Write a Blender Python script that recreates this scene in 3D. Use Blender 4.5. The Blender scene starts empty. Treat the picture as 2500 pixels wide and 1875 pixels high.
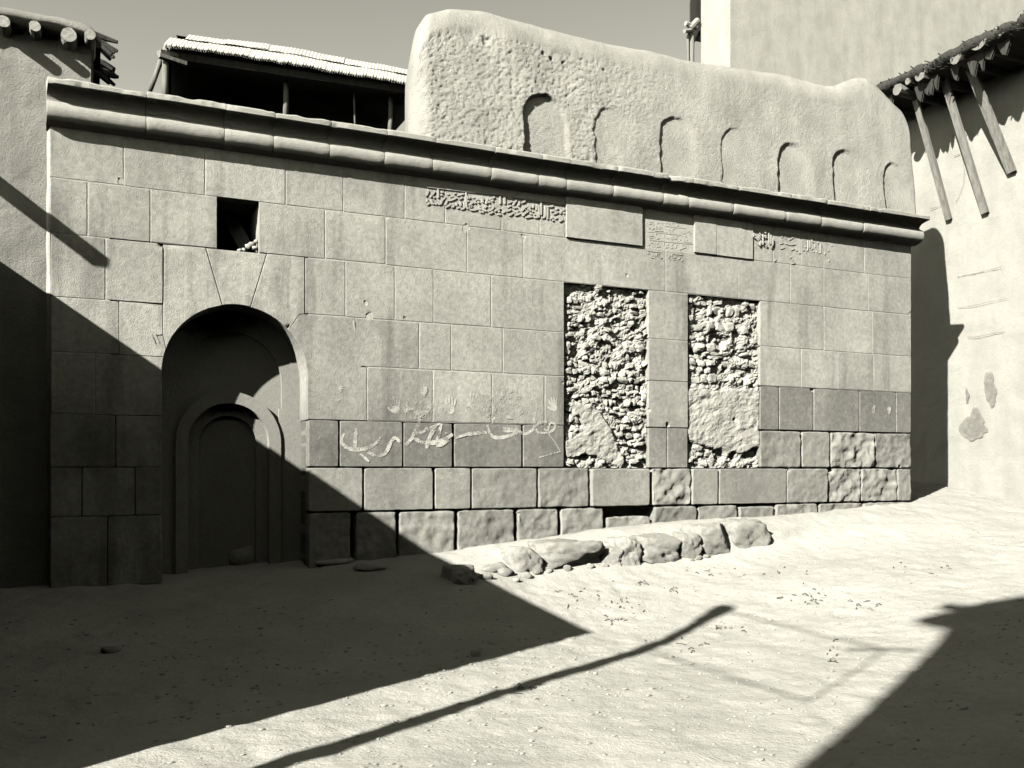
import bpy, bmesh, math, random
import numpy as np
from mathutils import Vector, Matrix

random.seed(7)
SC = bpy.context.scene
COL = SC.collection

# ------------------------------------------------------------------ frame of reference
# The town is laid out in the frame of the long stone wall: x runs along the wall (to the right),
# y runs into the wall (away from the street), z is up; EYE is the height of the camera.
EYE = 1.25
FPX, CX, HY = 2260.0, 1250.0, 1150.0
TH = math.atan(2260.0 / 4950.0)
CT, ST = math.cos(TH), math.sin(TH)
P0 = Vector((-0.6106, 9.2, 0.0))
MW = Matrix.Translation(P0) @ Matrix.Rotation(TH, 4, 'Z')
_ci = MW.inverted() @ Vector((0, 0, EYE))
CAMW = np.array((_ci.x, _ci.y, EYE))


def _dir(u, v):
    X, Y = (u - CX) / FPX, 1.0
    return np.array((X * CT + Y * ST, -X * ST + Y * CT, (HY - v) / FPX))


def on_y(u, v, y=0.0):
    d = _dir(u, v); t = (y - CAMW[1]) / d[1]
    return CAMW + d * t


def on_x(u, v, x):
    d = _dir(u, v); t = (x - CAMW[0]) / d[0]
    return CAMW + d * t


def sx(u, y=0.0):
    return float(on_y(u, HY, y)[0])


# ------------------------------------------------------------------ camera
cam = bpy.data.cameras.new('camera')
cam.sensor_width = 36.0
cam.lens = 36.0 * FPX / 2500.0
cam.shift_y = (HY - 937.5) / 2500.0
cam.clip_start, cam.clip_end = 0.05, 2000.0
camo = bpy.data.objects.new('camera', cam)
camo.location = (0, 0, EYE)
camo.rotation_euler = (math.radians(90), 0, 0)
COL.objects.link(camo)
SC.camera = camo

# ------------------------------------------------------------------ light
SUN_A, SUN_B = 1.9, 1.27          # per metre into the wall: metres along it, metres down
_l = Vector((SUN_A, 1.0, -SUN_B)).normalized()
LDIR = (Matrix.Rotation(TH, 3, 'Z') @ _l).normalized()
EXPOSURE = 1.19
sun = bpy.data.lights.new('sun', 'SUN')
sun.energy = 5.0
sun.angle = math.radians(0.53)
sun.color = (1.0, 0.975, 0.93)
suno = bpy.data.objects.new('sun', sun)
suno.location = (-20, -10, 20)
suno.rotation_euler = LDIR.to_track_quat('-Z', 'Y').to_euler()
COL.objects.link(suno)

world = bpy.data.worlds.new('World')
SC.world = world
world.use_nodes = True
nt = world.node_tree
nt.nodes.clear()
wo = nt.nodes.new('ShaderNodeOutputWorld')
bg = nt.nodes.new('ShaderNodeBackground')
sky = nt.nodes.new('ShaderNodeTexSky')
sky.sky_type = 'NISHITA'
sky.sun_disc = False
sky.sun_elevation = math.asin(-LDIR.z)
sky.sun_rotation = math.atan2(-LDIR.x, -LDIR.y)
sky.air_density, sky.dust_density, sky.ozone_density = 1.0, 0.0, 1.0
hs = nt.nodes.new('ShaderNodeRGBToBW')     # a photograph without colour: the sky keeps its brightness only
tint = nt.nodes.new('ShaderNodeMixRGB'); tint.blend_type = 'MULTIPLY'
tint.inputs[0].default_value = 1.0
tint.inputs[2].default_value = (1.0, 0.985, 0.83, 1)
bg.inputs['Strength'].default_value = 0.056
nt.links.new(sky.outputs[0], hs.inputs[0])
# dust low in the air: the sky is paler towards the horizon all the way round
tc = nt.nodes.new('ShaderNodeTexCoord'); sp = nt.nodes.new('ShaderNodeSeparateXYZ'); mr = nt.nodes.new('ShaderNodeMapRange')
mr.inputs[1].default_value, mr.inputs[2].default_value = 0.0, 0.8
mr.inputs[3].default_value, mr.inputs[4].default_value = 2.3, 1.0
dm = nt.nodes.new('ShaderNodeMath'); dm.operation = 'MULTIPLY'
nt.links.new(tc.outputs['Generated'], sp.inputs[0])
nt.links.new(sp.outputs['Z'], mr.inputs[0])
nt.links.new(hs.outputs[0], dm.inputs[0])
nt.links.new(mr.outputs[0], dm.inputs[1])
nt.links.new(dm.outputs[0], tint.inputs[1])
nt.links.new(tint.outputs[0], bg.inputs['Color'])
nt.links.new(bg.outputs[0], wo.inputs['Surface'])
SC.view_settings.view_transform = 'Standard'
SC.view_settings.look = 'None'
SC.view_settings.gamma = 1.0
SC.view_settings.exposure = EXPOSURE
SC.cycles.max_bounces = 4
SC.cycles.diffuse_bounces = 0        # hard print contrast: no light scattered between walls

# ------------------------------------------------------------------ numpy noise


def _hash(ix, iy, iz, seed):
    n = (ix.astype(np.int64) * 374761393 + iy.astype(np.int64) * 668265263 + iz.astype(np.int64) * 2147483647 + seed * 1274126177) & 0xffffffff
    n = ((n ^ (n >> 13)) * 1274126177) & 0xffffffff
    n = (n ^ (n >> 16)) & 0xffffffff
    return n.astype(np.float64) / 2147483648.0 - 1.0


def vnoise(x, y, z=0.0, seed=0):
    x, y, z = np.broadcast_arrays(np.asarray(x, float), np.asarray(y, float), np.asarray(z, float))
    ix, iy, iz = np.floor(x), np.floor(y), np.floor(z)
    fx, fy, fz = x - ix, y - iy, z - iz
    fx, fy, fz = [f * f * (3 - 2 * f) for f in (fx, fy, fz)]
    r = 0
    for a in (0, 1):
        for b in (0, 1):
            for c in (0, 1):
                w = (fx if a else 1 - fx) * (fy if b else 1 - fy) * (fz if c else 1 - fz)
                r = r + w * _hash(ix + a, iy + b, iz + c, seed)
    return r


def fbm(x, y, z=0.0, seed=0, oct=4, gain=0.5):
    r, a, f = 0, 1.0, 1.0
    for o in range(oct):
        r = r + a * vnoise(np.asarray(x) * f, np.asarray(y) * f, np.asarray(z) * f, seed + o * 17)
        a *= gain; f *= 2.03
    return r


def smooth(a, b, x):
    t = np.clip((np.asarray(x, float) - a) / (b - a), 0, 1)
    return t * t * (3 - 2 * t)


# ------------------------------------------------------------------ materials
def T(v):
    return (v, v * 0.987, v * 0.865, 1)


class NB:
    def __init__(self, name):
        self.m = bpy.data.materials.new(name)
        self.m.use_nodes = True
        self.t = self.m.node_tree
        self.t.nodes.clear()
        self.out = self.t.nodes.new('ShaderNodeOutputMaterial')
        self.p = self.t.nodes.new('ShaderNodeBsdfPrincipled')
        self.p.inputs['Roughness'].default_value = 0.92
        self.p.inputs['Specular IOR Level'].default_value = 0.15
        self.t.links.new(self.p.outputs[0], self.out.inputs[0])
        self.geo = self.t.nodes.new('ShaderNodeNewGeometry')

    def link(self, a, b):
        self.t.links.new(a, b)

    def noise(self, scale, detail=4, rough=0.55, stretch=None):
        n = self.t.nodes.new('ShaderNodeTexNoise')
        n.inputs['Scale'].default_value = scale
        n.inputs['Detail'].default_value = detail
        n.inputs['Roughness'].default_value = rough
        src = self.geo.outputs['Position']
        if stretch:
            mp = self.t.nodes.new('ShaderNodeMapping')
            mp.inputs['Scale'].default_value = stretch
            self.link(src, mp.inputs['Vector'])
            src = mp.outputs[0]
        self.link(src, n.inputs['Vector'])
        return n.outputs['Fac']

    def voro(self, scale):
        n = self.t.nodes.new('ShaderNodeTexVoronoi')
        n.inputs['Scale'].default_value = scale
        self.link(self.geo.outputs['Position'], n.inputs['Vector'])
        return n.outputs['Distance']

    def ramp(self, fac, a, va, b, vb):
        r = self.t.nodes.new('ShaderNodeMapRange')
        r.inputs[1].default_value, r.inputs[2].default_value = a, b
        r.inputs[3].default_value, r.inputs[4].default_value = va, vb
        self.link(fac, r.inputs[0])
        return r.outputs[0]

    def math(self, op, a, b):
        n = self.t.nodes.new('ShaderNodeMath'); n.operation = op
        for i, x in enumerate((a, b)):
            if isinstance(x, (int, float)):
                n.inputs[i].default_value = x
            else:
                self.link(x, n.inputs[i])
        return n.outputs[0]

    def mul(self, *a):
        r = a[0]
        for b in a[1:]:
            r = self.math('MULTIPLY', r, b)
        return r

    def color(self, val):
        c = self.t.nodes.new('ShaderNodeCombineColor')
        self.link(val, c.inputs[0])
        self.link(self.math('MULTIPLY', val, 0.987), c.inputs[1])
        self.link(self.math('MULTIPLY', val, 0.865), c.inputs[2])
        self.link(c.outputs[0], self.p.inputs['Base Color'])

    def bump(self, h, dist, strength=1.0):
        b = self.t.nodes.new('ShaderNodeBump')
        b.inputs['Distance'].default_value = dist
        b.inputs['Strength'].default_value = strength
        self.link(h, b.inputs['Height'])
        self.link(b.outputs[0], self.p.inputs['Normal'])

    def rand(self, lo, hi):
        o = self.t.nodes.new('ShaderNodeObjectInfo')
        return self.ramp(o.outputs['Random'], 0, lo, 1, hi)


def stone_mat(name, base, streak=0.25, mottle=0.12, bump=0.006, var=0.06, pits=True, spots=0.0):
    b = NB(name)
    v = b.ramp(b.noise(22, 5, 0.6), 0.3, 1 - mottle, 0.7, 1 + mottle)
    v = b.mul(v, b.ramp(b.noise(1.7, 4, 0.6), 0.35, 1 - mottle * 0.9, 0.65, 1 + mottle * 0.6))
    v = b.mul(v, b.rand(1 - var, 1 + var))
    if streak:
        st = b.ramp(b.noise(1.0, 4, 0.55, (5.5, 5.5, 0.5)), 0.50, 0.0, 0.68, 1.0)
        gate = b.ramp(b.noise(0.9, 2, 0.5), 0.42, 0.25, 0.6, 1.0)
        v = b.mul(v, b.math('SUBTRACT', 1.0, b.mul(st, gate, streak)))
    if spots:
        sp = b.ramp(b.noise(38, 3, 0.6), 0.6, 0.0, 0.72, 1.0)
        v = b.mul(v, b.math('ADD', 1.0, b.mul(sp, spots)))
    h = b.math('ADD', b.noise(120, 4, 0.7), b.mul(b.noise(34, 3), 0.5))
    if pits:
        pt = b.ramp(b.voro(34), 0.0, -0.9, 0.10, 0.0)
        pg = b.ramp(b.noise(7, 2), 0.55, 0.0, 0.66, 1.0)
        h = b.math('ADD', h, b.mul(pt, pg))
    if name == 'ashlar_pale':      # hands and shoulders have darkened the stone just above the worn course
        sep = b.t.nodes.new('ShaderNodeSeparateXYZ'); b.link(b.geo.outputs['Position'], sep.inputs[0])
        band = b.mul(b.ramp(sep.outputs['Z'], zGRIME - .05, 1.0, zGRIME + .42, 0.0), b.ramp(b.noise(2.4, 4, 0.6), 0.32, 0.0, 0.62, 1.0))
        v = b.mul(v, b.math('SUBTRACT', 1.0, b.mul(band, 0.30)))
    b.color(b.math('MULTIPLY', v, base))
    b.bump(h, bump)
    return b.m


zGRIME = .480 + EYE


def plaster_mat(name, base, bump=0.02, scale=38, mottle=0.08, low=0.35, pits=0.0):
    b = NB(name)
    v = b.ramp(b.noise(3.0, 5, 0.6), 0.3, 1 - mottle, 0.7, 1 + mottle)
    v = b.mul(v, b.ramp(b.noise(70, 4, 0.7), 0.3, 0.88, 0.7, 1.09))
    v = b.mul(v, b.ramp(b.noise(1.0, 4, 0.6, (3.5, 3.5, 0.7)), 0.35, 1 - mottle, 0.65, 1 + mottle * .5))
    h = b.math('ADD', b.noise(scale, 8, 0.78), b.mul(b.noise(scale * 0.28, 4), low))
    if pits:
        pt = b.ramp(b.voro(46), 0.0, -1.0, 0.16, 0.0)
        pg = b.ramp(b.noise(5, 3), 0.42, 0.0, 0.62, 1.0)
        h = b.math('ADD', h, b.mul(pt, pg, pits))
    b.color(b.math('MULTIPLY', v, base))
    b.bump(h, bump)
    return b.m


def wood_mat(name, base, stretch=(14, 14, 1.2)):
    b = NB(name)
    g = b.noise(1.6, 6, 0.65, stretch)
    v = b.ramp(g, 0.3, 0.65, 0.7, 1.25)
    b.color(b.math('MULTIPLY', v, base))
    b.p.inputs['Roughness'].default_value = 0.8
    b.bump(g, 0.006)
    return b.m


def ground_mat():
    b = NB('dusty_earth')
    v = b.ramp(b.noise(1.3, 6, 0.6), 0.32, 0.86, 0.66, 1.06)
    v = b.mul(v, b.ramp(b.noise(16, 5, 0.65), 0.3, 0.90, 0.68, 1.06))
    dk = b.ramp(b.noise(9, 6, 0.7, (1.0, 2.2, 1)), 0.64, 0.0, 0.74, 1.0)
    v = b.mul(v, b.math('SUBTRACT', 1.0, b.mul(dk, 0.40)))
    sp = b.mul(b.ramp(b.noise(48, 4, 0.65, (0.8, 1.6, 1)), 0.66, 0.0, 0.72, 1.0), b.ramp(b.noise(2.2, 3), 0.46, 0.0, 0.62, 1.0))
    v = b.mul(v, b.math('SUBTRACT', 1.0, b.mul(sp, 0.55)))
    h = b.math('ADD', b.noise(42, 8, 0.7), b.mul(b.noise(7, 5), 1.6))
    b.color(b.math('MULTIPLY', v, 0.46))
    b.bump(h, 0.011)
    return b.m


def chalk_mat(name, base, lo, hi, strength):
    b = NB(name)
    b.p.inputs['Base Color'].default_value = T(base)
    tr = b.t.nodes.new('ShaderNodeBsdfTransparent')
    mx = b.t.nodes.new('ShaderNodeMixShader')
    f = b.math('ADD', b.noise(130, 4, 0.75), b.mul(b.math('SUBTRACT', b.noise(11, 3), 0.5), strength))
    a = b.ramp(f, lo, 0.0, hi, 1.0)
    b.link(a, mx.inputs[0])
    b.link(tr.outputs[0], mx.inputs[1])
    b.link(b.p.outputs[0], mx.inputs[2])
    b.link(mx.outputs[0], b.out.inputs[0])
    return b.m


M = {
    'pale': stone_mat('ashlar_pale', 0.40, 0.42, 0.18, 0.0085, 0.11),
    'grime': stone_mat('ashlar_handled', 0.23, 0.15, 0.22, 0.004, 0.14, spots=0.5),
    'rough': stone_mat('ashlar_rough', 0.32, 0.12, 0.16, 0.008, 0.10),
    'base': stone_mat('foundation_stone', 0.31, 0.0, 0.16, 0.010, 0.10),
    'cornice': stone_mat('cornice_stone', 0.40, 0.10, 0.10, 0.007, 0.06),
    'carved': stone_mat('carved_stone', 0.42, 0.0, 0.06, 0.003, 0.03, False),
    'portal': stone_mat('portal_stone', 0.31, 0.0, 0.08, 0.005, 0.04),
    'core': plaster_mat('core_mortar', 0.16, 0.02, 30),
    'mortar': plaster_mat('rubble_mortar', 0.45, 0.012, 75, 0.12),
    'rubble': stone_mat('rubble', 0.45, 0.0, 0.14, 0.008, 0.16),
    'mud': plaster_mat('mud_plaster', 0.465, 0.030, 62, 0.13, 0.10, 1.0),
    'tower': plaster_mat('tower_plaster', 0.33, 0.026, 60, 0.12, 0.15, 1.0),
    'house': plaster_mat('house_plaster', 0.37, 0.012, 40, 0.10),
    'white': plaster_mat('lime_plaster', 0.33, 0.008, 24, 0.06),
    'wood': wood_mat('weathered_wood', 0.22),
    'palewood': wood_mat('log_end', 0.34, (20, 20, 20)),
    'logwood': wood_mat('eave_log_wood', 0.20, (20, 20, 20)),
    'darkwood_shade': wood_mat('dark_wood_and_shade', 0.045),  # shelter timber, and the painted shade under the pole canopy
    'brush': wood_mat('brushwood', 0.05),
    'tin': stone_mat('roof_sheet', 0.50, 0.12, 0.08, 0.002, 0.06, False),
    'ground': ground_mat(),
    'kerb': stone_mat('kerb_stone', 0.42, 0.0, 0.18, 0.018, 0.10),
    'pebble': stone_mat('pebble', 0.42, 0.0, 0.2, 0.004, 0.1, False),
    'twig': wood_mat('twig', 0.07),
    'chalk': chalk_mat('chalk', 0.62, 0.44, 0.52, 0.5),
    'hand': chalk_mat('hand_mark', 0.56, 0.42, 0.50, 0.6),
    'smear': chalk_mat('pale_smear', 0.50, 0.50, 0.57, 0.7),
    'stain': chalk_mat('dark_stain', 0.24, 0.30, 0.62, 0.5),
    'char': chalk_mat('charcoal_mark', 0.06, 0.42, 0.52, 0.4),
    'iron': wood_mat('iron', 0.04),
}


# ------------------------------------------------------------------ object helpers
def props(o, label=None, cat=None, group=None, kind=None):
    if label: o['label'] = label
    if cat: o['category'] = cat
    if group: o['group'] = group
    if kind or cat: o['kind'] = kind or 'thing'
    return o


class Root:
    """an Empty at a thing's base, turned with the wall; parts are given in wall coordinates"""
    def __init__(self, name, base, label, cat, group=None):
        self.base = Vector(base)
        self.o = bpy.data.objects.new(name, None)
        self.o.empty_display_size = 0.2
        COL.objects.link(self.o)
        self.o.location = MW @ self.base
        self.o.rotation_euler = (0, 0, TH)
        props(self.o, label, cat, group)


def mesh_from(name, verts, faces, mat, smooth_mask=None, base=(0, 0, 0)):
    me = bpy.data.meshes.new(name)
    v = np.asarray(verts, float) - np.asarray(base, float)
    me.from_pydata(v.tolist(), [], [tuple(int(i) for i in f) for f in faces])
    if mat: me.materials.append(mat)
    if smooth_mask is True:
        me.polygons.foreach_set('use_smooth', [True] * len(me.polygons))
    elif smooth_mask is not None and smooth_mask is not False:
        me.polygons.foreach_set('use_smooth', list(smooth_mask))
    me.update()
    return me


def part(name, root, verts, faces, mat, smooth_mask=None, parent=None, origin=None):
    """a mesh given in wall coordinates, linked under root (or under a part of it)"""
    par = parent or root.o
    pb = Vector(root.base) if parent is None else Vector(parent['_o'])
    org = Vector(origin) if origin is not None else Vector(np.mean(np.asarray(verts, float), axis=0).tolist())
    o = bpy.data.objects.new(name, mesh_from(name, verts, faces, mat, smooth_mask, org))
    COL.objects.link(o)
    o.parent = par
    o.location = org - pb
    o['_o'] = list(org)
    return o


def single(name, verts, faces, mat, smooth_mask=None, origin=None):
    org = Vector(origin) if origin is not None else Vector(np.mean(np.asarray(verts, float), axis=0).tolist())
    o = bpy.data.objects.new(name, mesh_from(name, verts, faces, mat, smooth_mask, org))
    COL.objects.link(o)
    o.location = MW @ org
    o.rotation_euler = (0, 0, TH)
    return o


class G:
    """collects geometry in wall coordinates"""
    def __init__(self):
        self.v, self.f = [], []

    def add(self, v, f):
        n = len(self.v)
        self.v += [tuple(p) for p in v]
        self.f += [tuple(i + n for i in q) for q in f]
        return self

    def box(self, x0, x1, y0, y1, z0, z1, jit=0.0):
        v = [(x, y, z) for x in (x0, x1) for y in (y0, y1) for z in (z0, z1)]
        if jit:
            v = [tuple(c + random.uniform(-jit, jit) for c in p) for p in v]
        return self.add(v, [(0, 1, 3, 2), (4, 6, 7, 5), (0, 4, 5, 1), (2, 3, 7, 6), (0, 2, 6, 4), (1, 5, 7, 3)])

    def tube(self, pts, rad, n=8, wob=0.0, cap=True):
        pts = [Vector(p) for p in pts]
        rings = []
        for i, p in enumerate(pts):
            t = (pts[min(i + 1, len(pts) - 1)] - pts[max(i - 1, 0)]).normalized()
            a = t.orthogonal().normalized() if abs(t.z) < 0.9 else t.cross(Vector((1, 0, 0))).normalized()
            if i and a.dot(rings[-1][1]) < 0: a = -a
            b = t.cross(a)
            r = rad[i] if isinstance(rad, (list, tuple)) else rad
            rings.append(([p + (a * math.cos(k * 2 * math.pi / n) + b * math.sin(k * 2 * math.pi / n)) * r * (1 + random.uniform(-wob, wob)) for k in range(n)], a))
        v = [q for r, _ in rings for q in r]
        f = []
        for i in range(len(pts) - 1):
            for k in range(n):
                f.append((i * n + k, i * n + (k + 1) % n, (i + 1) * n + (k + 1) % n, (i + 1) * n + k))
        if cap:
            f.append(tuple(range(n - 1, -1, -1)))
            f.append(tuple(range((len(pts) - 1) * n, len(pts) * n)))
        return self.add(v, f)

    def bar(self, a, b, w, h, up=(0, 0, 1)):
        a, b = Vector(a), Vector(b)
        t = (b - a).normalized()
        s = t.cross(Vector(up)).normalized() * w / 2
        u = s.cross(t).normalized() * h / 2
        v = [p + i * s + j * u for p in (a, b) for i, j in ((-1, -1), (1, -1), (1, 1), (-1, 1))]
        return self.add(v, [(0, 1, 2, 3), (7, 6, 5, 4), (0, 4, 5, 1), (1, 5, 6, 2), (2, 6, 7, 3), (3, 7, 4, 0)])


def grid_faces(nu, nv, off=0, flip=False):
    f = []
    for i in range(nu - 1):
        for j in range(nv - 1):
            a, b, c, d = off + i * nv + j, off + (i + 1) * nv + j, off + (i + 1) * nv + j + 1, off + i * nv + j + 1
            f.append((d, c, b, a) if flip else (a, b, c, d))
    return f


def rock_mesh(seed, sub=2, power=3.2, amp=0.16, fine=0.05, cutn=7):
    """a boxy boulder in a unit cube, subdivided and roughened"""
    bm = bmesh.new()
    bmesh.ops.create_cube(bm, size=2.0)
    bmesh.ops.subdivide_edges(bm, edges=bm.edges[:], cuts=2 ** sub - 1, use_grid_fill=True)
    P = np.array([v.co[:] for v in bm.verts])
    n = (np.abs(P) ** power).sum(1) ** (1 / power)
    P = P / n[:, None]
    k = 1 + amp * fbm(P[:, 0] * 1.3 + seed * 7.1, P[:, 1] * 1.3, P[:, 2] * 1.3, seed, 2) + fine * fbm(P[:, 0] * 5, P[:, 1] * 5, P[:, 2] * 5 + seed, seed + 3, 3)
    P = P * k[:, None]
    rg = np.random.RandomState(seed + 5)
    for _ in range(cutn):
        nrm = rg.normal(size=3); nrm /= np.linalg.norm(nrm)
        dd = (P @ nrm); lim = dd.max() * rg.uniform(.66, .86)
        P = P - np.maximum(0, dd - lim)[:, None] * nrm * .92
    P = P + (fine * .35) * np.stack([fbm(P[:, 0] * 7, P[:, 1] * 7, P[:, 2] * 7 + seed, k, 3) for k in range(3)], -1)
    f = [tuple(v.index for v in fc.verts) for fc in bm.faces]
    bm.free()
    return P, f


# ------------------------------------------------------------------ the ground
_gp = np.array([
    (-6, 0, -1.10), (-4, .1, -1.0), (-2, .1, -.97), (-.5, .3, -.88), (.3, 1.0, -1.0), (1, .8, -.92), (2.6, .8, -.87), (3.75, .8, -.77),
    (4.7, .3, -.56), (6.3, .1, -.42), (8.1, -.2, -.36), (8.1, -1.1, -.2), (8, -3, -.1), (6.5, -3, -.1), (-.5, 2.0, -1.22), (.5, 2.0, -1.26),
    (-1.8, 2.9, -1.28), (-.75, 3.4, -1.32), (-3.3, 8.6, -1.38), (1.9, 2, -1.18), (3.0, 3.6, -1.12), (1.3, 4.5, -1.30), (5, 1.5, -.78), (6.5, 1.0, -.58), (8, 1, -.5),
    (5.5, 4, -.98), (8.5, 4, -.85), (8, 9, -1.1), (-7, 3, -1.2), (-7, 9, -1.3), (-30, 0, -1.3), (30, 10, -1.0), (30, -25, -.3), (-30, -25, -.9),
    (0, 40, -1.3), (0, -25, -.5)], float)


def _tps(r):
    return np.where(r > 1e-9, r * r * np.log(np.maximum(r, 1e-9)), 0.0)


_n = len(_gp)
_A = np.zeros((_n + 3, _n + 3))
_A[:_n, :_n] = _tps(np.hypot(_gp[:, None, 0] - _gp[None, :, 0], _gp[:, None, 1] - _gp[None, :, 1])) + np.eye(_n) * 0.02
_A[:_n, _n] = 1; _A[:_n, _n + 1:] = _gp[:, :2]
_A[_n:, :_n] = _A[:_n, _n:].T
_w = np.linalg.solve(_A, np.concatenate([_gp[:, 2], np.zeros(3)]))


def street_h(x, y):
    q = -np.asarray(y, float); x = np.asarray(x, float)
    r = np.hypot(x[..., None] - _gp[:, 0], q[..., None] - _gp[:, 1])
    z = _tps(r) @ _w[:_n] + _w[_n] + _w[_n + 1] * x + _w[_n + 2] * q
    far = smooth(12, 30, np.hypot(x, q))
    return z * (1 - far) + (-0.9) * far


_bs = np.array([-1.2, -.5, .72, 1.8, 3.0, 4.7, 6.3])
_bz = np.array([-.93, -.82, -.72, -.606, -.55, -.50, -.43])
KERB_Q = 0.72


def ground_h(x, y):
    """height of the ground in wall coordinates: the street, and the earth bank against the wall"""
    x = np.asarray(x, float); q = -np.asarray(y, float)
    st = street_h(x, y)
    top = np.interp(x, _bs, _bz) - 0.16 * smooth(0, .8, q)
    qe = KERB_Q + 0.05 * vnoise(x * 2.1, 0 * x, 0, 5) - 0.35 * smooth(3.6, 4.6, x)
    soft = 0.05 + 0.85 * smooth(1.0, -.3, x) + 0.5 * smooth(3.7, 4.6, x)
    k = 1 - smooth(0, 1, (q - (qe - 0.11)) / soft) 
    k = k * smooth(-1.4, -.3, x)
    z = st + np.maximum(top - st, 0) * k
    z = z - .045 * smooth(.6, .9, q) * smooth(1.7, .95, q) * smooth(-.2, .5, x) * smooth(4.3, 3.6, x)
    near = 1 - smooth(10, 20, np.hypot(x, q))
    z = z + near * (0.010 * fbm(x * .9, q * .9, 0, 11, 3) + 0.007 * fbm(x * 5, q * 5, 0, 12, 3) + 0.010 * np.clip(fbm(x * 3.1, q * 5.3, 0, 13, 3) - .15, 0, 1) * np.clip(fbm(x * 12, q * 12, 0, 14, 2), -.3, 1) - 0.016 * np.clip(fbm(x * 4.2, q * 6.0, 2, 15, 2) - .45, 0, .5))
    return z + EYE


def ground():
    def axis(lo, hi, step, far):
        a = list(np.arange(lo, hi + 1e-6, step))
        s = step; p = lo; left = []
        while p > -far:
            s *= 1.35; p -= s; left.append(p)
        s = step; p = hi; right = []
        while p < far:
            s *= 1.35; p += s; right.append(p)
        return np.array(left[::-1] + a + right)
    xs = axis(-4.4, 8.6, 0.028, 400)
    ys = axis(-6.3, .8, 0.028, 400)
    X, Y = np.meshgrid(xs, ys, indexing='ij')
    Z = np.zeros_like(X)
    for i in range(0, X.shape[0], 64):
        Z[i:i + 64] = ground_h(X[i:i + 64], Y[i:i + 64])
    v = np.stack([X, Y, Z], -1).reshape(-1, 3)
    o = single('ground', v, grid_faces(len(xs), len(ys)), M['ground'], True, origin=(0, 0, 0))
    props(o, kind='structure')


ground()


# ------------------------------------------------------------------ the stone wall
zA, zB, zC, zD, zE, zF, zG, zH = [z + EYE for z in (2.451, 1.987, 1.457, .997, .480, .034, -.385, -.98)]
zTOP = 2.905 + EYE
WALL_L, WALL_R = sx(122), sx(2225)
ARC_X, ARC_R, ARC_Z = -2.054, 0.635, 0.862 + EYE
wall = Root('stone_wall', (1.3, 0.25, 0.3), 'long pale ashlar wall with rolled cornice, arched portal and two windows filled with rubble', 'wall')

CHIPS = [(297, 444, .045, .04), (396, 749, .04, .03), (398, 600, .035, .03), (443, 607, .05, .05), (941, 530, .03, .03), (1137, 555, .045, .03),
         (903, 772, .05, .025), (990, 777, .03, .02), (890, 742, .02, .02), (1096, 729, .02, .02), (895, 1015, .035, .04), 
         (1058, 1145, .03, .03), 
         (1531, 674, .02, .015), (1277, 575, .025, .02), (1262, 1255, .04, .04), (1983, 950, .04, .03), (2029, 1150, .06, .05), (2222, 767, .05, .05),
         (2195, 1140, .05, .04), (1630, 1040, .05, .03), (1925, 1148, .03, .03), (700, 800, .03, .03), (735, 1026, .03, .04), (1201, 1020, .03, .03),
         (1378, 935, .03, .03), (1583, 1000, .04, .02), (885, 1155, .03, .02)]
_ch = np.array([list(on_y(u, v)[[0, 2]]) + [r * (.55 if r < .06 else .8), d * 1.2] for u, v, r, d in CHIPS])


def surf(x, z, rough, seed):
    """offset of a dressed face (into the wall) at x, z"""
    d = rough * (0.55 * fbm(x * 3.2, z * 3.2, seed * .37, seed % 50, 3) + 0.45 * fbm(x * 11, z * 11, seed * .7, 9, 3))
    if rough > .008:
        d = d + rough * .22 * fbm(x * 27, z * 27, seed * .3, 8, 2) + rough * .5 * np.abs(fbm(x * 6, z * 8, seed * .9, 6, 2))
    jx, jz = .012 * fbm(x * 22, z * 22, 0, 77, 2), .012 * fbm(x * 22, z * 22, 5, 78, 2)
    rr = np.hypot((x + jx)[..., None] - _ch[:, 0], (z + jz)[..., None] - _ch[:, 1])
    k = np.clip(1 - rr / _ch[:, 2], 0, 1)
    d = d + (np.minimum(k * 3.5, 1) * _ch[:, 3]).max(-1)
    return d


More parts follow.
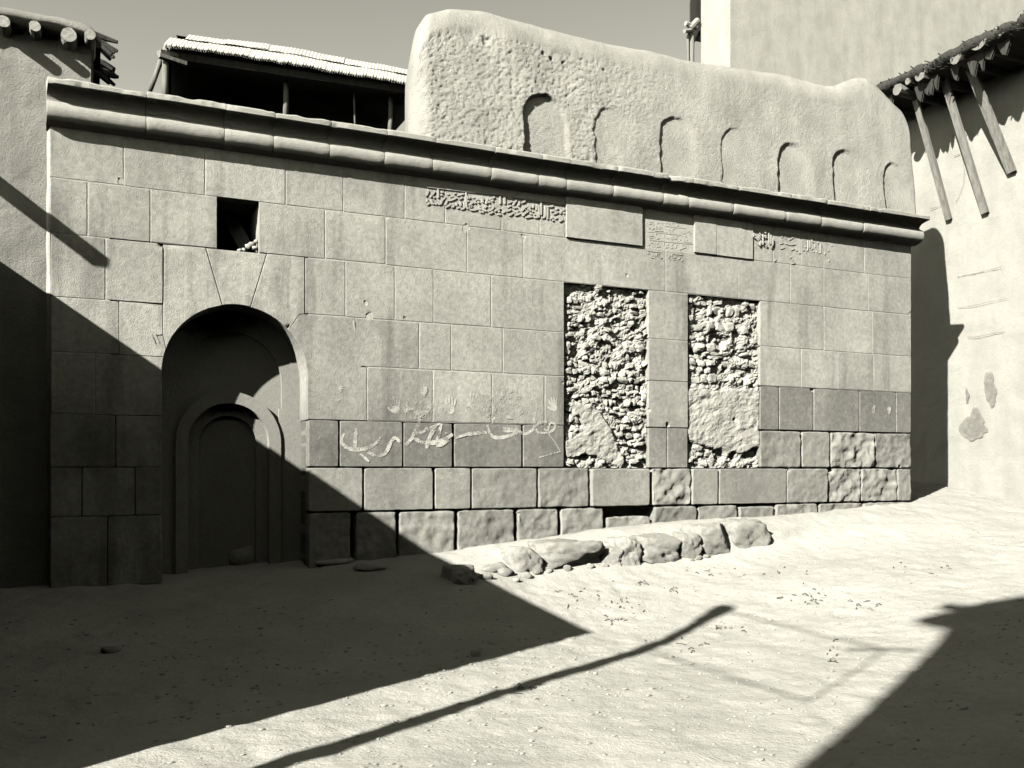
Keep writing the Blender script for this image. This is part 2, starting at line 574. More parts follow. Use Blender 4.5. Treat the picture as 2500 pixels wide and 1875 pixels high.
def block(x0, x1, z0, z1, mat='pale', rough=0.0012, y=0.0, depth=0.17, gap=None, bev=0.004, chip=0.0022, gapz=None, name='ashlar_block', parent=None):
    seed = random.randint(0, 9999)
    if gap is None:
        ga, gb, gc, gd = [random.choice((.0004, .0008, .0012, .002, .003)) for _ in range(4)]
        if random.random() < .18: ga += .003
        if random.random() < .15: gc += .003
    else:
        gz_ = min(gap, .005) if gapz is None else gapz
        ga = gap * random.uniform(.2, .8); gb = gap - ga
        gc = gz_ * random.uniform(.2, .8); gd = gz_ - gc
    x0 += ga; x1 -= gb; z0 += gc; z1 -= gd
    near = ((_ch[:, 0] > x0 - .02) & (_ch[:, 0] < x1 + .02) & (_ch[:, 1] > z0 - .02) & (_ch[:, 1] < z1 + .02)).any()
    step = 0.018 if near else (0.045 if rough < .006 else (.03 if rough < .012 else .021))
    nx, nz = max(4, int((x1 - x0) / step)), max(4, int((z1 - z0) / step))
    def cuts(L, n):
        p, q = bev / L, min(.3, bev * 2.4 / L)
        return np.concatenate([[0, p], np.linspace(q, 1 - q, n), [1 - p, 1]])
    a, b = cuts(x1 - x0, nx), cuts(z1 - z0, nz)
    A, B = np.meshgrid(a, b, indexing='ij')
    X, Z = x0 + A * (x1 - x0), z0 + B * (z1 - z0)
    edge = np.zeros_like(X); edge[0, :] = edge[-1, :] = 1; edge[:, 0] = edge[:, -1] = 1
    # ragged outline
    w = chip * (0.6 + 0.9 * np.abs(fbm(X * 9, Z * 9, seed, 3, 3)))
    cxm, czm = (x0 + x1) / 2, (z0 + z1) / 2
    ex = np.minimum(np.abs(X - x0), np.abs(X - x1)); ez = np.minimum(np.abs(Z - z0), np.abs(Z - z1))
    fx, fz = np.exp(-ex / 0.02), np.exp(-ez / 0.02)
    X = X + np.sign(cxm - X) * w * fx; Z = Z + np.sign(czm - Z) * w * fz
    cr = np.exp(-np.hypot(ex, ez) / (0.015 + 3 * chip)) * (chip * 1.1)       # rounded corners
    X = X + np.sign(cxm - X) * cr; Z = Z + np.sign(czm - Z) * cr
    D = surf(X, Z, rough, seed) + edge * (bev * 0.9)
    tilt = random.uniform(-1, 1) * rough * .8
    D = D + tilt * (A - .5)
    nU, nV = X.shape
    v = np.stack([X, y + D, Z], -1).reshape(-1, 3)
    f = grid_faces(nU, nV)
    sm = [True] * len(f)
    ring = [(i, 0) for i in range(nU)] + [(nU - 1, j) for j in range(1, nV)] + [(i, nV - 1) for i in range(nU - 2, -1, -1)] + [(0, j) for j in range(nV - 2, 0, -1)]
    idx = [i * nV + j for i, j in ring]
    fr = v[idx]; bk = fr.copy(); bk[:, 1] = depth
    n0 = len(v)
    v = np.concatenate([v, fr, bk])
    m = len(idx)
    for k in range(m):
        k2 = (k + 1) % m
        f.append((n0 + k, n0 + m + k, n0 + m + k2, n0 + k2)); sm.append(False)
    o = part(name, wall, v, f, M[mat], sm, parent)
    o.data.set_sharp_from_angle(angle=math.radians(32 if rough < .008 else 55))
    return o


def poly_block(pts, mat='pale', y=0.0, depth=0.42, gap=0.0032, bev=0.004, name='ashlar_block'):
    """a block of any outline (x, z), counter-clockwise, front face finely triangulated"""
    P = [Vector((p[0], p[1])) for p in pts]
    n = len(P)
    def inset(d):
        r = []
        for i in range(n):
            a, b, c = P[i - 1], P[i], P[(i + 1) % n]
            e1, e2 = (b - a).normalized(), (c - b).normalized()
            n1, n2 = Vector((-e1.y, e1.x)), Vector((-e2.y, e2.x))
            bis = n1 + n2
            if bis.length < 1e-4: bis = n1
            bis.normalize()
            r.append(b + bis * (d / max(0.35, bis.dot(n1))))
        return r
    o, i2 = inset(gap / 2), inset(gap / 2 + bev)
    bm = bmesh.new()
    vs = [bm.verts.new((p.x, p.y, 0)) for p in i2]
    bm.faces.new(vs)
    bmesh.ops.triangulate(bm, faces=bm.faces[:])
    for _ in range(4):
        e = [ed for ed in bm.edges if ed.calc_length() > 0.07 and not ed.is_boundary]
        if not e: break
        bmesh.ops.subdivide_edges(bm, edges=e, cuts=1)
        bmesh.ops.triangulate(bm, faces=bm.faces[:])
    bm.verts.index_update()
    V = np.array([v.co[:] for v in bm.verts])
    F = [tuple(v.index for v in fc.verts) for fc in bm.faces]
    bm.free()
    seed = random.randint(0, 9999)
    D = surf(V[:, 0], V[:, 1], 0.0012, seed)
    v = np.stack([V[:, 0], y + D, V[:, 1]], -1)
    sm = [True] * len(F)
    k0 = len(v)
    ring_i = np.array([(p.x, 0, p.y) for p in i2])
    di = surf(ring_i[:, 0], ring_i[:, 2], 0.0012, seed); ring_i[:, 1] = y + di
    ring_o = np.array([(p.x, 0, p.y) for p in o]); ring_o[:, 1] = y + di + bev * .9
    back = ring_o.copy(); back[:, 1] = depth
    v = np.concatenate([v, ring_i, ring_o, back])
    for a in range(n):
        b = (a + 1) % n
        F.append((k0 + a, k0 + n + a, k0 + n + b, k0 + b)); sm.append(False)
        F.append((k0 + n + a, k0 + 2 * n + a, k0 + 2 * n + b, k0 + n + b)); sm.append(False)
    return part(name, wall, v, F, M[mat], sm)


def arch_x(z, side):
    dz = max(0.0, z - ARC_Z)
    return ARC_X + side * math.sqrt(max(0.0, ARC_R ** 2 - dz * dz))


def row(us, z0, z1, mats='pale', **kw):
    for i in range(len(us) - 1):
        k = dict(kw)
        m = mats if isinstance(mats, str) else mats[i]
        if isinstance(m, dict):
            k.update(m); m = k.pop('mat', 'pale')
        if m is None: continue
        block(sx(us[i]), sx(us[i + 1]), z0, z1, m, **k)


PROUD = dict(y=-0.026)
# course under the cornice
row([122, 302, 500, 697, 838, 988, 1086, 1224, 1317, 1380, 1567, 1693, 1748, 1837, 1887, 1955, 2011, 2110, 2225], zA, zTOP,
    ['pale', 'pale', dict(gap=.006), dict(gap=.006), 'pale', 'pale', 'pale', 'pale', 'pale', PROUD, dict(y=0.012), dict(y=-0.022), dict(y=-0.018), 'pale', 'pale', 'pale', 'pale', 'pale'])
# A - B
row([122, 214, 367, 531], zB, zA, ['pale', 'pale', dict(depth=.5)])
row([631, 793, 941, 1140, 1278, 1625, 1803, 1929, 2011, 2120, 2225], zB, zA, [dict(depth=.5)] + ['pale'] * 9)
# B - C
row([122, 257, 398], zC, zB)
kl, kr = sx(502), sx(652)
kb_l, kb_r = sx(543), sx(612)
def arc_pts(xa, xb, n=14):
    r = []
    for i in range(n + 1):
        x = xa + (xb - xa) * i / n
        r.append((x, ARC_Z + math.sqrt(max(0, ARC_R ** 2 - (x - ARC_X) ** 2))))
    return r
ka, kc = arc_pts(kb_l, kb_r, 6), None
poly_block(ka + [(kr, zB), (kl, zB)], gap=.009, name='keystone')
x398 = sx(398)
zl = 1.19 + EYE
left_arc = []
for i in range(13):
    z = zl - .12 + (ka[0][1] - (zl - .12)) * i / 12
    left_arc.append((arch_x(z, -1), z))
left_arc[-1] = ka[0]
poly_block([(x398, zl)] + left_arc + [(kl, zB), (x398, zB)], name='arch_block')
right_arc = []
zj = 1.30 + EYE
for i in range(13):
    z = ka[-1][1] + (zj - ka[-1][1]) * i / 12
    right_arc.append((arch_x(z, 1), z))
right_arc[0] = ka[-1]
poly_block(right_arc[::-1] + [] + [] if False else ([ka[-1]] + right_arc[1:] + [(sx(731), zC - .005), (sx(744), zC), (sx(744), zB), (kr, zB)]), name='arch_block')
row([744, 843, 963, 1058, 1199, 1378], zC, zB, [dict(), dict(), dict(), dict(), dict(depth=.3)])
row([1583, 1680], zC + .0, zB, [dict(depth=.3)])
row([1855, 2011, 2130, 2225], zC, zB, [dict(depth=.3), 'pale', 'pale'])
# C - D, and the tall block right of the arch that spans C - E
jam = []
for i in range(15):
    z = (zE + .001) + (zj - zE) * i / 14
    jam.append((arch_x(z, 1), z))
poly_block([jam[0], (sx(896), zE), (sx(896), zD), (sx(867), zD), (sx(867), zC), (sx(744), zC), (sx(731), zC - .005)] + jam[::-1][:-1], name='arch_block')
row([867, 1023, 1101, 1227, 1378], zD, zC, [dict(), dict(), dict(), dict(depth=.3)])
row([1583, 1680], zD, zC, [dict(depth=.3)])
row([1855, 1956, 2045, 2133, 2225], zD, zC, [dict(depth=.3), 'pale', 'pale', 'pale'])
# left of the arch, C - E
row([122, 291], zD, zC)
lj = [(arch_x(zD + (zl - .12 - zD) * i / 8, -1), zD + (zl - .12 - zD) * i / 8) for i in range(9)]
poly_block([(sx(291), zD)] + lj + [(x398, zl), (x398, zC), (sx(291), zC)], name='arch_block')
row([122, 232], zE, zD)
poly_block([(sx(232), zE)] + [(arch_x(zE + (zD - zE) * i / 6, -1), zE + (zD - zE) * i / 6) for i in range(7)] + [(sx(232), zD)], name='arch_block')
AL, AR = ARC_X - ARC_R, ARC_X + ARC_R
for z0, z1, us in ((zF, zE, [122, 282]), (zG, zF, [122, 200, 330]), (zH, zG, [122, 262])):
    for i in range(len(us)):
        a = sx(us[i]); b = sx(us[i + 1]) if i + 1 < len(us) else AL
        block(a, b, z0, z1, 'pale', depth=.42 if b == AL else .17)
# D - E
row([896, 1057, 1201, 1330, 1378], zE, zD, [dict(), dict(), dict(gap=.009), dict(depth=.3)], gap=.005, bev=.005, chip=.003)
row([1583, 1680], zE, zD, [dict(depth=.3)])
row([1855, 1902, 1986, 2098, 2187, 2225], zE, zD, [dict(mat='grime', depth=.3), 'grime', 'grime', 'grime', 'grime'], rough=.003, gap=.008, bev=.006, chip=.004)
# E - F
def jamb_row(z0, z1, us, mats, **kw):
    xs = [AR] + [sx(u) for u in us]
    for i in range(len(xs) - 1):
        m = mats[i]; k = dict(kw)
        if isinstance(m, dict): k.update(m); m = k.pop('mat')
        block(xs[i], xs[i + 1], z0, z1, m, depth=.42 if i == 0 else .2, **k)
jamb_row(zF, zE, [828, 984, 1108, 1276, 1378], ['grime', 'grime', dict(mat='grime', gap=.018), dict(mat='grime', gap=.014), 'grime'], rough=.003, gap=.008, bev=.006, chip=.004)
row([1583, 1629, 1680], zF, zE, ['grime', 'grime'], rough=.003, gap=.008, depth=.3)
row([1855, 1957, 2029, 2135, 2225], zF, zE, ['grime', 'rough', dict(mat='rough', rough=.035), dict(mat='grime', rough=.018)], rough=.012, gap=.012, bev=.010, chip=.007)
# F - G
jamb_row(zG, zF, [888, 1060, 1151, 1314, 1441], ['rough', 'rough', dict(mat='rough', rough=.006), dict(mat='rough', rough=.012), dict(mat='rough', rough=.02)], rough=.007, gap=.011, bev=.007, chip=.005, gapz=.003)
row([1441, 1588, 1690, 1755, 1921, 2023, 2103, 2192, 2225], zG, zF, [dict(rough=.008, y=-.02, gap=.02), dict(rough=.03), 'rough', 'rough', dict(rough=.012), dict(rough=.034), dict(rough=.03), 'rough'] if False else
    [dict(mat='rough', rough=.008, y=-.02, gap=.02), dict(mat='rough', rough=.03, gap=.02), dict(mat='rough', rough=.006), dict(mat='rough', rough=.006), dict(mat='rough', rough=.012), dict(mat='rough', rough=.034), dict(mat='rough', rough=.034), dict(mat='rough', rough=.014)],
    rough=.012, gap=.008, bev=.008, chip=.006, depth=.25, gapz=.003)
# lowest course, half buried
xs = [AR] + [sx(u) for u in (861, 972, 1116, 1262, 1367, 1478, 1592, 1705, 1803, 1893, 2000, 2110, 2225)]
tops = [0, 0, 0, 0, 0, 0, -.10, 0, .0, -.02, 0, 0, 0]
gaps = [.02, .05, .03, .03, .02, .03, .03, .03, .02, .02, .02, .02, .02]
for i in range(len(xs) - 1):
    block(xs[i], xs[i + 1], zH, zG + tops[i], 'base', rough=.022, gap=gaps[i] * .8, bev=.012, chip=.008, depth=.42 if i == 0 else .25, name='foundation_stone', gapz=.004)

# mortar core behind the blocks
core = G()
wl, wr = sx(531), sx(631)
for x0, x1, z0, z1 in ((WALL_L + .004, AL - .01, -.2, zTOP), (AR + .01, WALL_R - .004, -.2, zTOP), (AL - .01, AR + .01, ARC_Z + ARC_R + .01, zB - .002),
                       (AL - .01, wl - .01, zB - .002, zA + .002), (wr + .01, AR + .01, zB - .002, zA + .002), (AL - .01, AR + .01, zA + .002, zTOP)):
    core.box(x0, x1, .14, .62, z0, z1)
core.box(WALL_L + .004, WALL_R - .004, .02, .70, zTOP, 3.19 + EYE)
jm = G()
wx0, wx1, wx2, wx3 = sx(1378) - .004, sx(1583) + .004, sx(1680) - .004, sx(1855) + .004
for x0, x1, z0, z1 in ((WALL_L + .01, AL - .42, zE, zTOP), (AR + .004, wx0, zE + .001, zB), (AL - .42, AR + .004, zB + .004, zA - .02), (AL - .42, wl - .004, zA - .02, zA + .004), (wr + .004, AR + .004, zA - .02, zA + .004),
                       (wx1, wx2, zD, zB), (wx3, WALL_R - .01, zD, zB), (AR + .004, WALL_R - .01, zB, zTOP), (AL - .42, AR + .004, zA + .004, zTOP)):
    if x0 < wl < x1 and z0 < (zA + zB) / 2 < z1:
        for xa, xb in ((x0, wl - .004), (wr + .004, x1)):
            jm.add([(xa, 0.0040, z0), (xb, 0.0040, z0), (xb, 0.0040, z1), (xa, 0.0040, z1)], [(0, 1, 2, 3)])
        continue
    jm.add([(x0, 0.0040, z0), (x1, 0.0040, z0), (x1, 0.0040, z1), (x0, 0.0040, z1)], [(0, 1, 2, 3)])
part('mortar_core', wall, core.v, core.f, M['core'])
part('joint_mortar', wall, jm.v, jm.f, M['mortar'])
# chamber behind the small window
ch = G()
ch.box(wl - .5, wr + .7, 1.6, 1.7, zB - .6, zA + .5)
ch.box(wl - .6, wl - .5, .62, 1.7, zB - .6, zA + .5)
ch.box(wr + .7, wr + .8, .62, 1.7, zB - .6, zA + .5)
ch.box(wl - .6, wr + .8, .62, 1.7, zA + .5, zA + .6)
ch.box(wl - .6, wr + .8, .62, 1.7, zB - .7, zB - .6)
part('window_chamber', wall, ch.v, ch.f, M['core'])
pl = G()
p1, p2 = on_y(548, 508, .45), on_y(604, 612, .30)
pl.bar(p1, p2, .13, .03, (0, -1, 0))
props(single('loose_plank', pl.v, pl.f, M['wood']), 'weathered plank leaning in the small dark window opening', 'plank')
for k, (u, v, r) in enumerate(((606, 603, .035), (616, 597, .04), (623, 606, .04), (596, 611, .03), (585, 612, .025), (626, 590, .03))):
    P, f = rock_mesh(40 + k, 1, 2.6, .2)
    c = on_y(u, v, .10)
    props(single('sill_stone', P * np.array((r, r, r * .7)) + c, f, M['rubble'], True), 'small pale stone on the sill of the small window opening', 'stone', 'stones on the window sill')

# cornice: profile (out of the wall, height)
ct = 3.215 + EYE
prof = [(-.30, ct + .03), (.0, ct + .02), (.19, ct + .004), (.222, ct - .003), (.232, ct - .016), (.230, ct - .056), (.222, ct - .064), (.16, ct - .072), (.10, ct - .088),
        (.072, ct - .115), (.066, ct - .140), (.078, ct - .148)]
for k in range(13):
    a = math.radians(75 - 165 * k / 12)
    prof.append((.052 + .088 * math.cos(a), ct - .235 + .088 * math.sin(a)))
prof += [(.035, ct - .332), (.004, ct - .338), (-.30, ct - .338)]
prof = np.array(prof)
cj = [112, 356, 547, 666, 803, 937, 1054, 1198, 1312, 1380, 1495, 1617, 1678, 1788, 1915, 2002, 2105, 2243]
for i in range(len(cj) - 1):
    a, b = sx(cj[i], -.10), sx(cj[i + 1], -.10)
    if i == 0: a = WALL_L - .012
    if i == len(cj) - 2: b = WALL_R + .07
    g = random.uniform(.003, .008)
    a += g / 2; b -= g / 2
    n = max(6, int((b - a) / .025))
    xs_ = np.linspace(a, b, n)
    S = np.linspace(0, 1, len(prof))
    XX, _ = np.meshgrid(xs_, S, indexing='ij')
    O = np.tile(prof[:, 0], (n, 1)); Zp = np.tile(prof[:, 1], (n, 1))
    dO, dZ = random.uniform(-.004, .004), random.uniform(-.003, .003)
    endr = np.exp(-np.minimum(XX - a, b - XX) / .008) * .006 * (1 if 0 < i < len(cj) - 2 else .4)
    nz = fbm(XX * 9, O * 9 + i, Zp * 9, 21, 4)
    lip = np.clip(nz, 0, 1) ** 2
    O2 = O + dO - endr * (O > .05) + .0016 * nz - .016 * lip * (np.abs(O - .225) < .02)
    Z2 = Zp + dZ + .001 * fbm(XX * 7, O * 5, Zp * 5, 22, 3) - .014 * np.clip(fbm(XX * 6, 0 * O + i, 0 * O, 23, 3), 0, 1) * (O > .12) * (Zp > ct - .03)
    if i == 11:   # the broken piece
        k = np.exp(-(XX - a) / .08)
        O2 = O2 - k * .06 * (O > .12) * (Zp > ct - .1)
    if i == 0: XX = XX - .022 * (1 - np.clip(O / .22, 0, 1)) * np.clip(1 - (XX - a) / .1, 0, 1)
    v = np.stack([XX, -O2, Z2], -1).reshape(-1, 3)
    m = len(prof)
    f = grid_faces(n, m, 0, True)
    sm = [True] * len(f)
    capa = v[:m].copy(); capb = v[-m:].copy()
    k0 = len(v)
    v = np.concatenate([v, capa, capb])
    f.append(tuple(range(k0, k0 + m))); f.append(tuple(range(k0 + 2 * m - 1, k0 + m - 1, -1)))
    sm += [False, False]
    o = part('cornice_block', wall, v, f, M['cornice'], sm)
    o.data.set_sharp_from_angle(angle=math.radians(38))

g = G()
zz = np.linspace(-.1, zTOP, 40)
vv = []
for z in zz:
    w = .003 * float(vnoise(z * 5, 0, 0, 3))
    vv += [(WALL_L + .002 + w, .004, z), (WALL_L - .034 + w + .006 * float(vnoise(z * 7, 1, 0, 4)), .17, z)]
part('corner_chamfer', wall, vv, [(2 * i, 2 * i + 2, 2 * i + 3, 2 * i + 1) for i in range(39)], M['pale'])

# the recess of the portal
YB = .36
def arch_outline(cx, r, zs, zb, n=28):
    pts = [(cx - r, zb)]
    for i in range(n + 1):
        a = math.pi - math.pi * i / n
        pts.append((cx + r * math.cos(a), zs + r * math.sin(a)))
    pts.append((cx + r, zb))
    return pts
def arch_band(ri, ro, cxi, zsi, cxo, zso, zb, y, yback, name, mat='portal', n=28):
    a, b = arch_outline(cxo, ro, zso, zb, n), arch_outline(cxi, ri, zsi, zb, n)
    v = []; f = []
    k = len(a)
    for lst, yy in ((a, y), (b, y), (a, yback), (b, yback)):
        v += [(p[0], yy, p[1]) for p in lst]
    for i in range(k - 1):
        f.append((i, i + 1, k + i + 1, k + i))
        f.append((k + i, k + i + 1, 3 * k + i + 1, 3 * k + i))
        f.append((i + 1, i, 2 * k + i, 2 * k + i + 1))
    return part(name, wall, v, f, M[mat])
ZB0 = -.1
TPX, TPR, TPZ = -2.065, .475, .83 + EYE      # tympanum panel
FX, FZ = -2.075, .27 + EYE                   # inner arch
arch_band(TPR, ARC_R + .05, TPX, TPZ, ARC_X, ARC_Z, ZB0, YB, YB + .06, 'portal_band')
arch_band(.42, TPR + .05, FX, FZ, TPX, TPZ, FZ - .2, YB + .035, YB + .058, 'tympanum_panel')
pier = G()
pier.box(FX + .46, AR + .04, YB + .001, YB + .05, ZB0, .60 + EYE)
pier.box(AL - .04, FX - .46, YB + .001, YB + .05, ZB0, .60 + EYE)
part('portal_pier', wall, pier.v, pier.f, M['portal'])
arch_band(.365, .475, FX, FZ, FX, FZ, ZB0, YB - .022, YB + .12, 'door_arch')
arch_band(.262, .372, FX, FZ - .01, FX, FZ, ZB0, YB + .085, YB + .16, 'inner_door_arch')
inn = G(); inn.box(FX - .40, FX + .40, YB + .13, YB + .2, ZB0, FZ + .42)
part('blocked_door', wall, inn.v, inn.f, M['portal'])
# sealing box so that no light enters from behind
sl = G(); sl.box(AL - .1, AR + .1, YB + .21, YB + .28, ZB0, ARC_Z + ARC_R + .1)
part('portal_backing', wall, sl.v, sl.f, M['core'])


# rubble in the two windows
RUB = [rock_mesh(s, 2, 2.6 + (s % 3) * .9, .22, .08) for s in range(10)]
RUBM = []
for P, f in RUB:
    me = bpy.data.meshes.new('rubble_stone')
    me.from_pydata(P.tolist(), [], f)
    me.materials.append(M['rubble'])
    RUBM.append(me)


def inpoly(x, z, poly):
    c = False
    for i in range(len(poly)):
        x1, z1 = poly[i - 1]; x2, z2 = poly[i]
        if (z1 > z) != (z2 > z) and x < (x2 - x1) * (z - z1) / (z2 - z1) + x1: c = not c
    return c


def rubble(u0, u1, patches, holes, name_label, ybase, size, skip):
    x0, x1 = sx(u0) + .002, sx(u1) - .002
    z0, z1 = zF + .002, zB - .002
    n, m = int((x1 - x0) / .0125), int((z1 - z0) / .0125)
    X, Z = np.meshgrid(np.linspace(x0, x1, n), np.linspace(z0, z1, m), indexing='ij')
    pm = np.zeros_like(X)
    for poly, lev in patches:
        pw = [tuple(on_y(u, v, .03)[[0, 2]]) for u, v in poly]
        for i in range(n):
            for j in range(m):
                wx, wz = X[i, j] + .02 * vnoise(Z[i, j] * 9, X[i, j] * 9, 0, 4), Z[i, j] + .02 * vnoise(X[i, j] * 9, Z[i, j] * 9, 0, 5)
                if inpoly(float(wx), float(wz), pw): pm[i, j] = lev
    for _ in range(1):
        pm2 = pm.copy(); pm2[1:-1, 1:-1] = (pm[1:-1, 1:-1] * 4 + pm[:-2, 1:-1] + pm[2:, 1:-1] + pm[1:-1, :-2] + pm[1:-1, 2:]) / 8; pm = pm2
    rough = .026 * fbm(X * 9, Z * 12, 0, 31, 4, .6) + .014 * np.abs(fbm(X * 30, Z * 34, 0, 33, 3))
    smoothp = .010 * fbm(X * 12, Z * 16, 0, 32, 4) + .004 * np.clip(fbm(X * 40, Z * 40, 0, 35, 2), 0, 1)
    isp = np.clip(pm, 0, 1)
    D = (ybase + rough) * (1 - isp) + (ybase - .026 + smoothp) * isp
    for u, v, r, d in holes:
        c = on_y(u, v, ybase)
        k = np.clip(1.3 - np.hypot(X - c[0], (Z - c[2]) * 1.3) / r, 0, 1)
        D = D + d * .75 * np.minimum(k * 2, 1)
    D = np.minimum(D, .10)
    v = np.stack([X, D, Z], -1).reshape(-1, 3)
    o = part('rubble_infill', wall, v, grid_faces(n, m), M['mortar'], False)
    o['label'] = name_label
    # stones, coursed roughly, as sub-parts
    z = z0 + .03; cnt = 0
    org = Vector(o['_o'])
    while z < z1 - .03:
        h = random.uniform(*size) * .75
        x = x0 + random.uniform(0, .05)
        while x < x1 - .03:
            w = random.uniform(size[0], size[1]) * random.choice((.8, 1, 1, 1.3))
            xc, zc = x + w / 2, z + h / 2 + random.uniform(-.012, .012)
            i, j = min(n - 1, max(0, int((xc - x0) / (x1 - x0) * n))), min(m - 1, max(0, int((zc - z0) / (z1 - z0) * m)))
            x += w * random.uniform(.95, 1.15)
            if isp[i, j] > .4 or xc + w / 2 > x1 + .012 or random.random() < skip(xc, zc): continue
            s = bpy.data.objects.new('rubble_stone', random.choice(RUBM))
            COL.objects.link(s)
            s.parent = o
            s.location = Vector((xc, D[i, j] + random.uniform(.004, .034), zc)) - org
            s.rotation_euler = (random.uniform(-.35, .35), random.uniform(-.3, .3) + random.choice((0, 0, math.pi)), random.uniform(-.3, .3))
            s.scale = (w * .48, random.uniform(.035, .06), h * .52)
            cnt += 1
        z += h * random.uniform(.95, 1.1)
    return cnt


n1 = rubble(1378, 1583, [([(1392, 985), (1445, 985), (1470, 1010), (1490, 1040), (1497, 1065), (1510, 1100), (1525, 1125), (1515, 1142), (1480, 1135), (1455, 1115), (1425, 1110), (1385, 1118), (1382, 1085), (1410, 1060), (1420, 1035), (1400, 1005)], 1)],
            [(1425, 1120, .06, .05), (1388, 1000, .05, .04), (1400, 790, .06, .03), (1425, 792, .05, .04), (1510, 790, .07, .04), (1470, 845, .06, .03), (1560, 945, .06, .05), (1405, 880, .06, .04), (1540, 1070, .07, .05), (1545, 1100, .06, .05), (1565, 990, .05, .03)],
            'window filled with small rubble stones and a smooth mud patch at its lower left', .045, (.05, .115), lambda x, z: (.18 + .55 * float(vnoise(x * 3.1, z * 3.1, 0, 66) > .05)) * (1 - .75 * float(smooth(2.55, 2.2, z))))
n2 = rubble(1680, 1855, [([(1672, 950), (1700, 945), (1740, 955), (1800, 948), (1850, 945), (1866, 1000), (1862, 1090), (1835, 1098), (1810, 1108), (1775, 1108), (1745, 1100), (1720, 1085), (1690, 1080), (1674, 1060)], 1)],
            [(1752, 835, .10, .06), (1720, 805, .04, .03), (1690, 860, .05, .05), (1685, 1085, .05, .04), (1755, 1110, .08, .06), (1840, 1105, .07, .06), (1790, 1113, .06, .05), (1700, 755, .06, .04), (1845, 735, .05, .08), (1790, 1024, .025, .03), (1770, 900, .05, .04)],
            'window filled with rubble above and rough mud mortar below', .04, (.06, .15), lambda x, z: .12 + .6 * float(vnoise(x * 3.3, z * 3.3, 0, 67) > .15))


# ------------------------------------------------------------------ carving and marks on the wall
def ribbon(g, pts, w0, y, h=0.0, closed=False, jit=0.0, src=None, face=None):
    """a flat or raised stroke along pts (x, z); h raises it out of y towards the street"""
    P = [Vector((p[0], p[1])) for p in pts]
    if len(P) == 1:
        c = P[0]; r = w0 * .62
        ring = [(c.x + r * math.cos(k * math.pi / 3 + .5), c.y + r * math.sin(k * math.pi / 3 + .5)) for k in range(6)]
        v = [(a, y - h, b) for a, b in ring] + [(a, y, b) for a, b in ring]
        f = [tuple(range(6))]
        if h: f += [(i, (i + 6), (i + 1) % 6 + 6, (i + 1) % 6) for i in range(6)]
        g.add(v, f); return
    Q = [P[0]]
    for a, b in zip(P, P[1:]):
        n = max(1, int((b - a).length / .02))
        for i in range(1, n + 1): Q.append(a + (b - a) * i / n)
    # soften corners
    for _ in range(2):
        Q = [Q[0]] + [(Q[i - 1] + Q[i] * 2 + Q[i + 1]) / 4 for i in range(1, len(Q) - 1)] + [Q[-1]]
    n = len(Q)
    L, R = [], []
    for i, p in enumerate(Q):
        t = (Q[min(i + 1, n - 1)] - Q[max(i - 1, 0)]).normalized()
        s = Vector((-t.y, t.x))
        tt = i / (n - 1)
        w = w0 * (1.15 if not h else 1) * (.55 + .45 * math.sin(math.pi * min(1, max(0, .12 + tt * .76)))) * (1 + random.uniform(-jit, jit))
        L.append(p + s * w / 2); R.append(p - s * w / 2)
    v = [(p.x, y - h, p.y) for p in L] + [(p.x, y - h, p.y) for p in R]
    f = [(i, n + i, n + i + 1, i + 1) for i in range(n - 1)]
    if h:
        v += [(p.x, y, p.y) for p in L] + [(p.x, y, p.y) for p in R]
        f += [(2 * n + i, i, i + 1, 2 * n + i + 1) for i in range(n - 1)]
        f += [(n + i, 3 * n + i, 3 * n + i + 1, n + i + 1) for i in range(n - 1)]
        f += [(0, 2 * n, 3 * n, n), (n - 1, 2 * n - 1, 4 * n - 1, 3 * n - 1)]
    g.add(v, f)


def strokes(name, label, data, ox, oy, k, width, y, h, mat, jit=0.0, layered=False, shift=(0, 0)):
    g = G()
    for i, s in enumerate(data):
        w = width
        if isinstance(s, tuple) and isinstance(s[0], (int, float)) and len(s) == 2 and isinstance(s[1], list):
            w, s = s
        pts = [tuple(on_y(ox + (a + shift[0]) * k, oy + (b + shift[1]) * k, 0)[[0, 2]]) for a, b in s]
        ribbon(g, pts, w, y - (i * .0003 if layered else (i % 7) * .0002), h, jit=jit)
    o = part(name, wall, g.v, g.f, M[mat])
    o['label'] = label
    if h: o['kind'] = 'stuff'
    return o


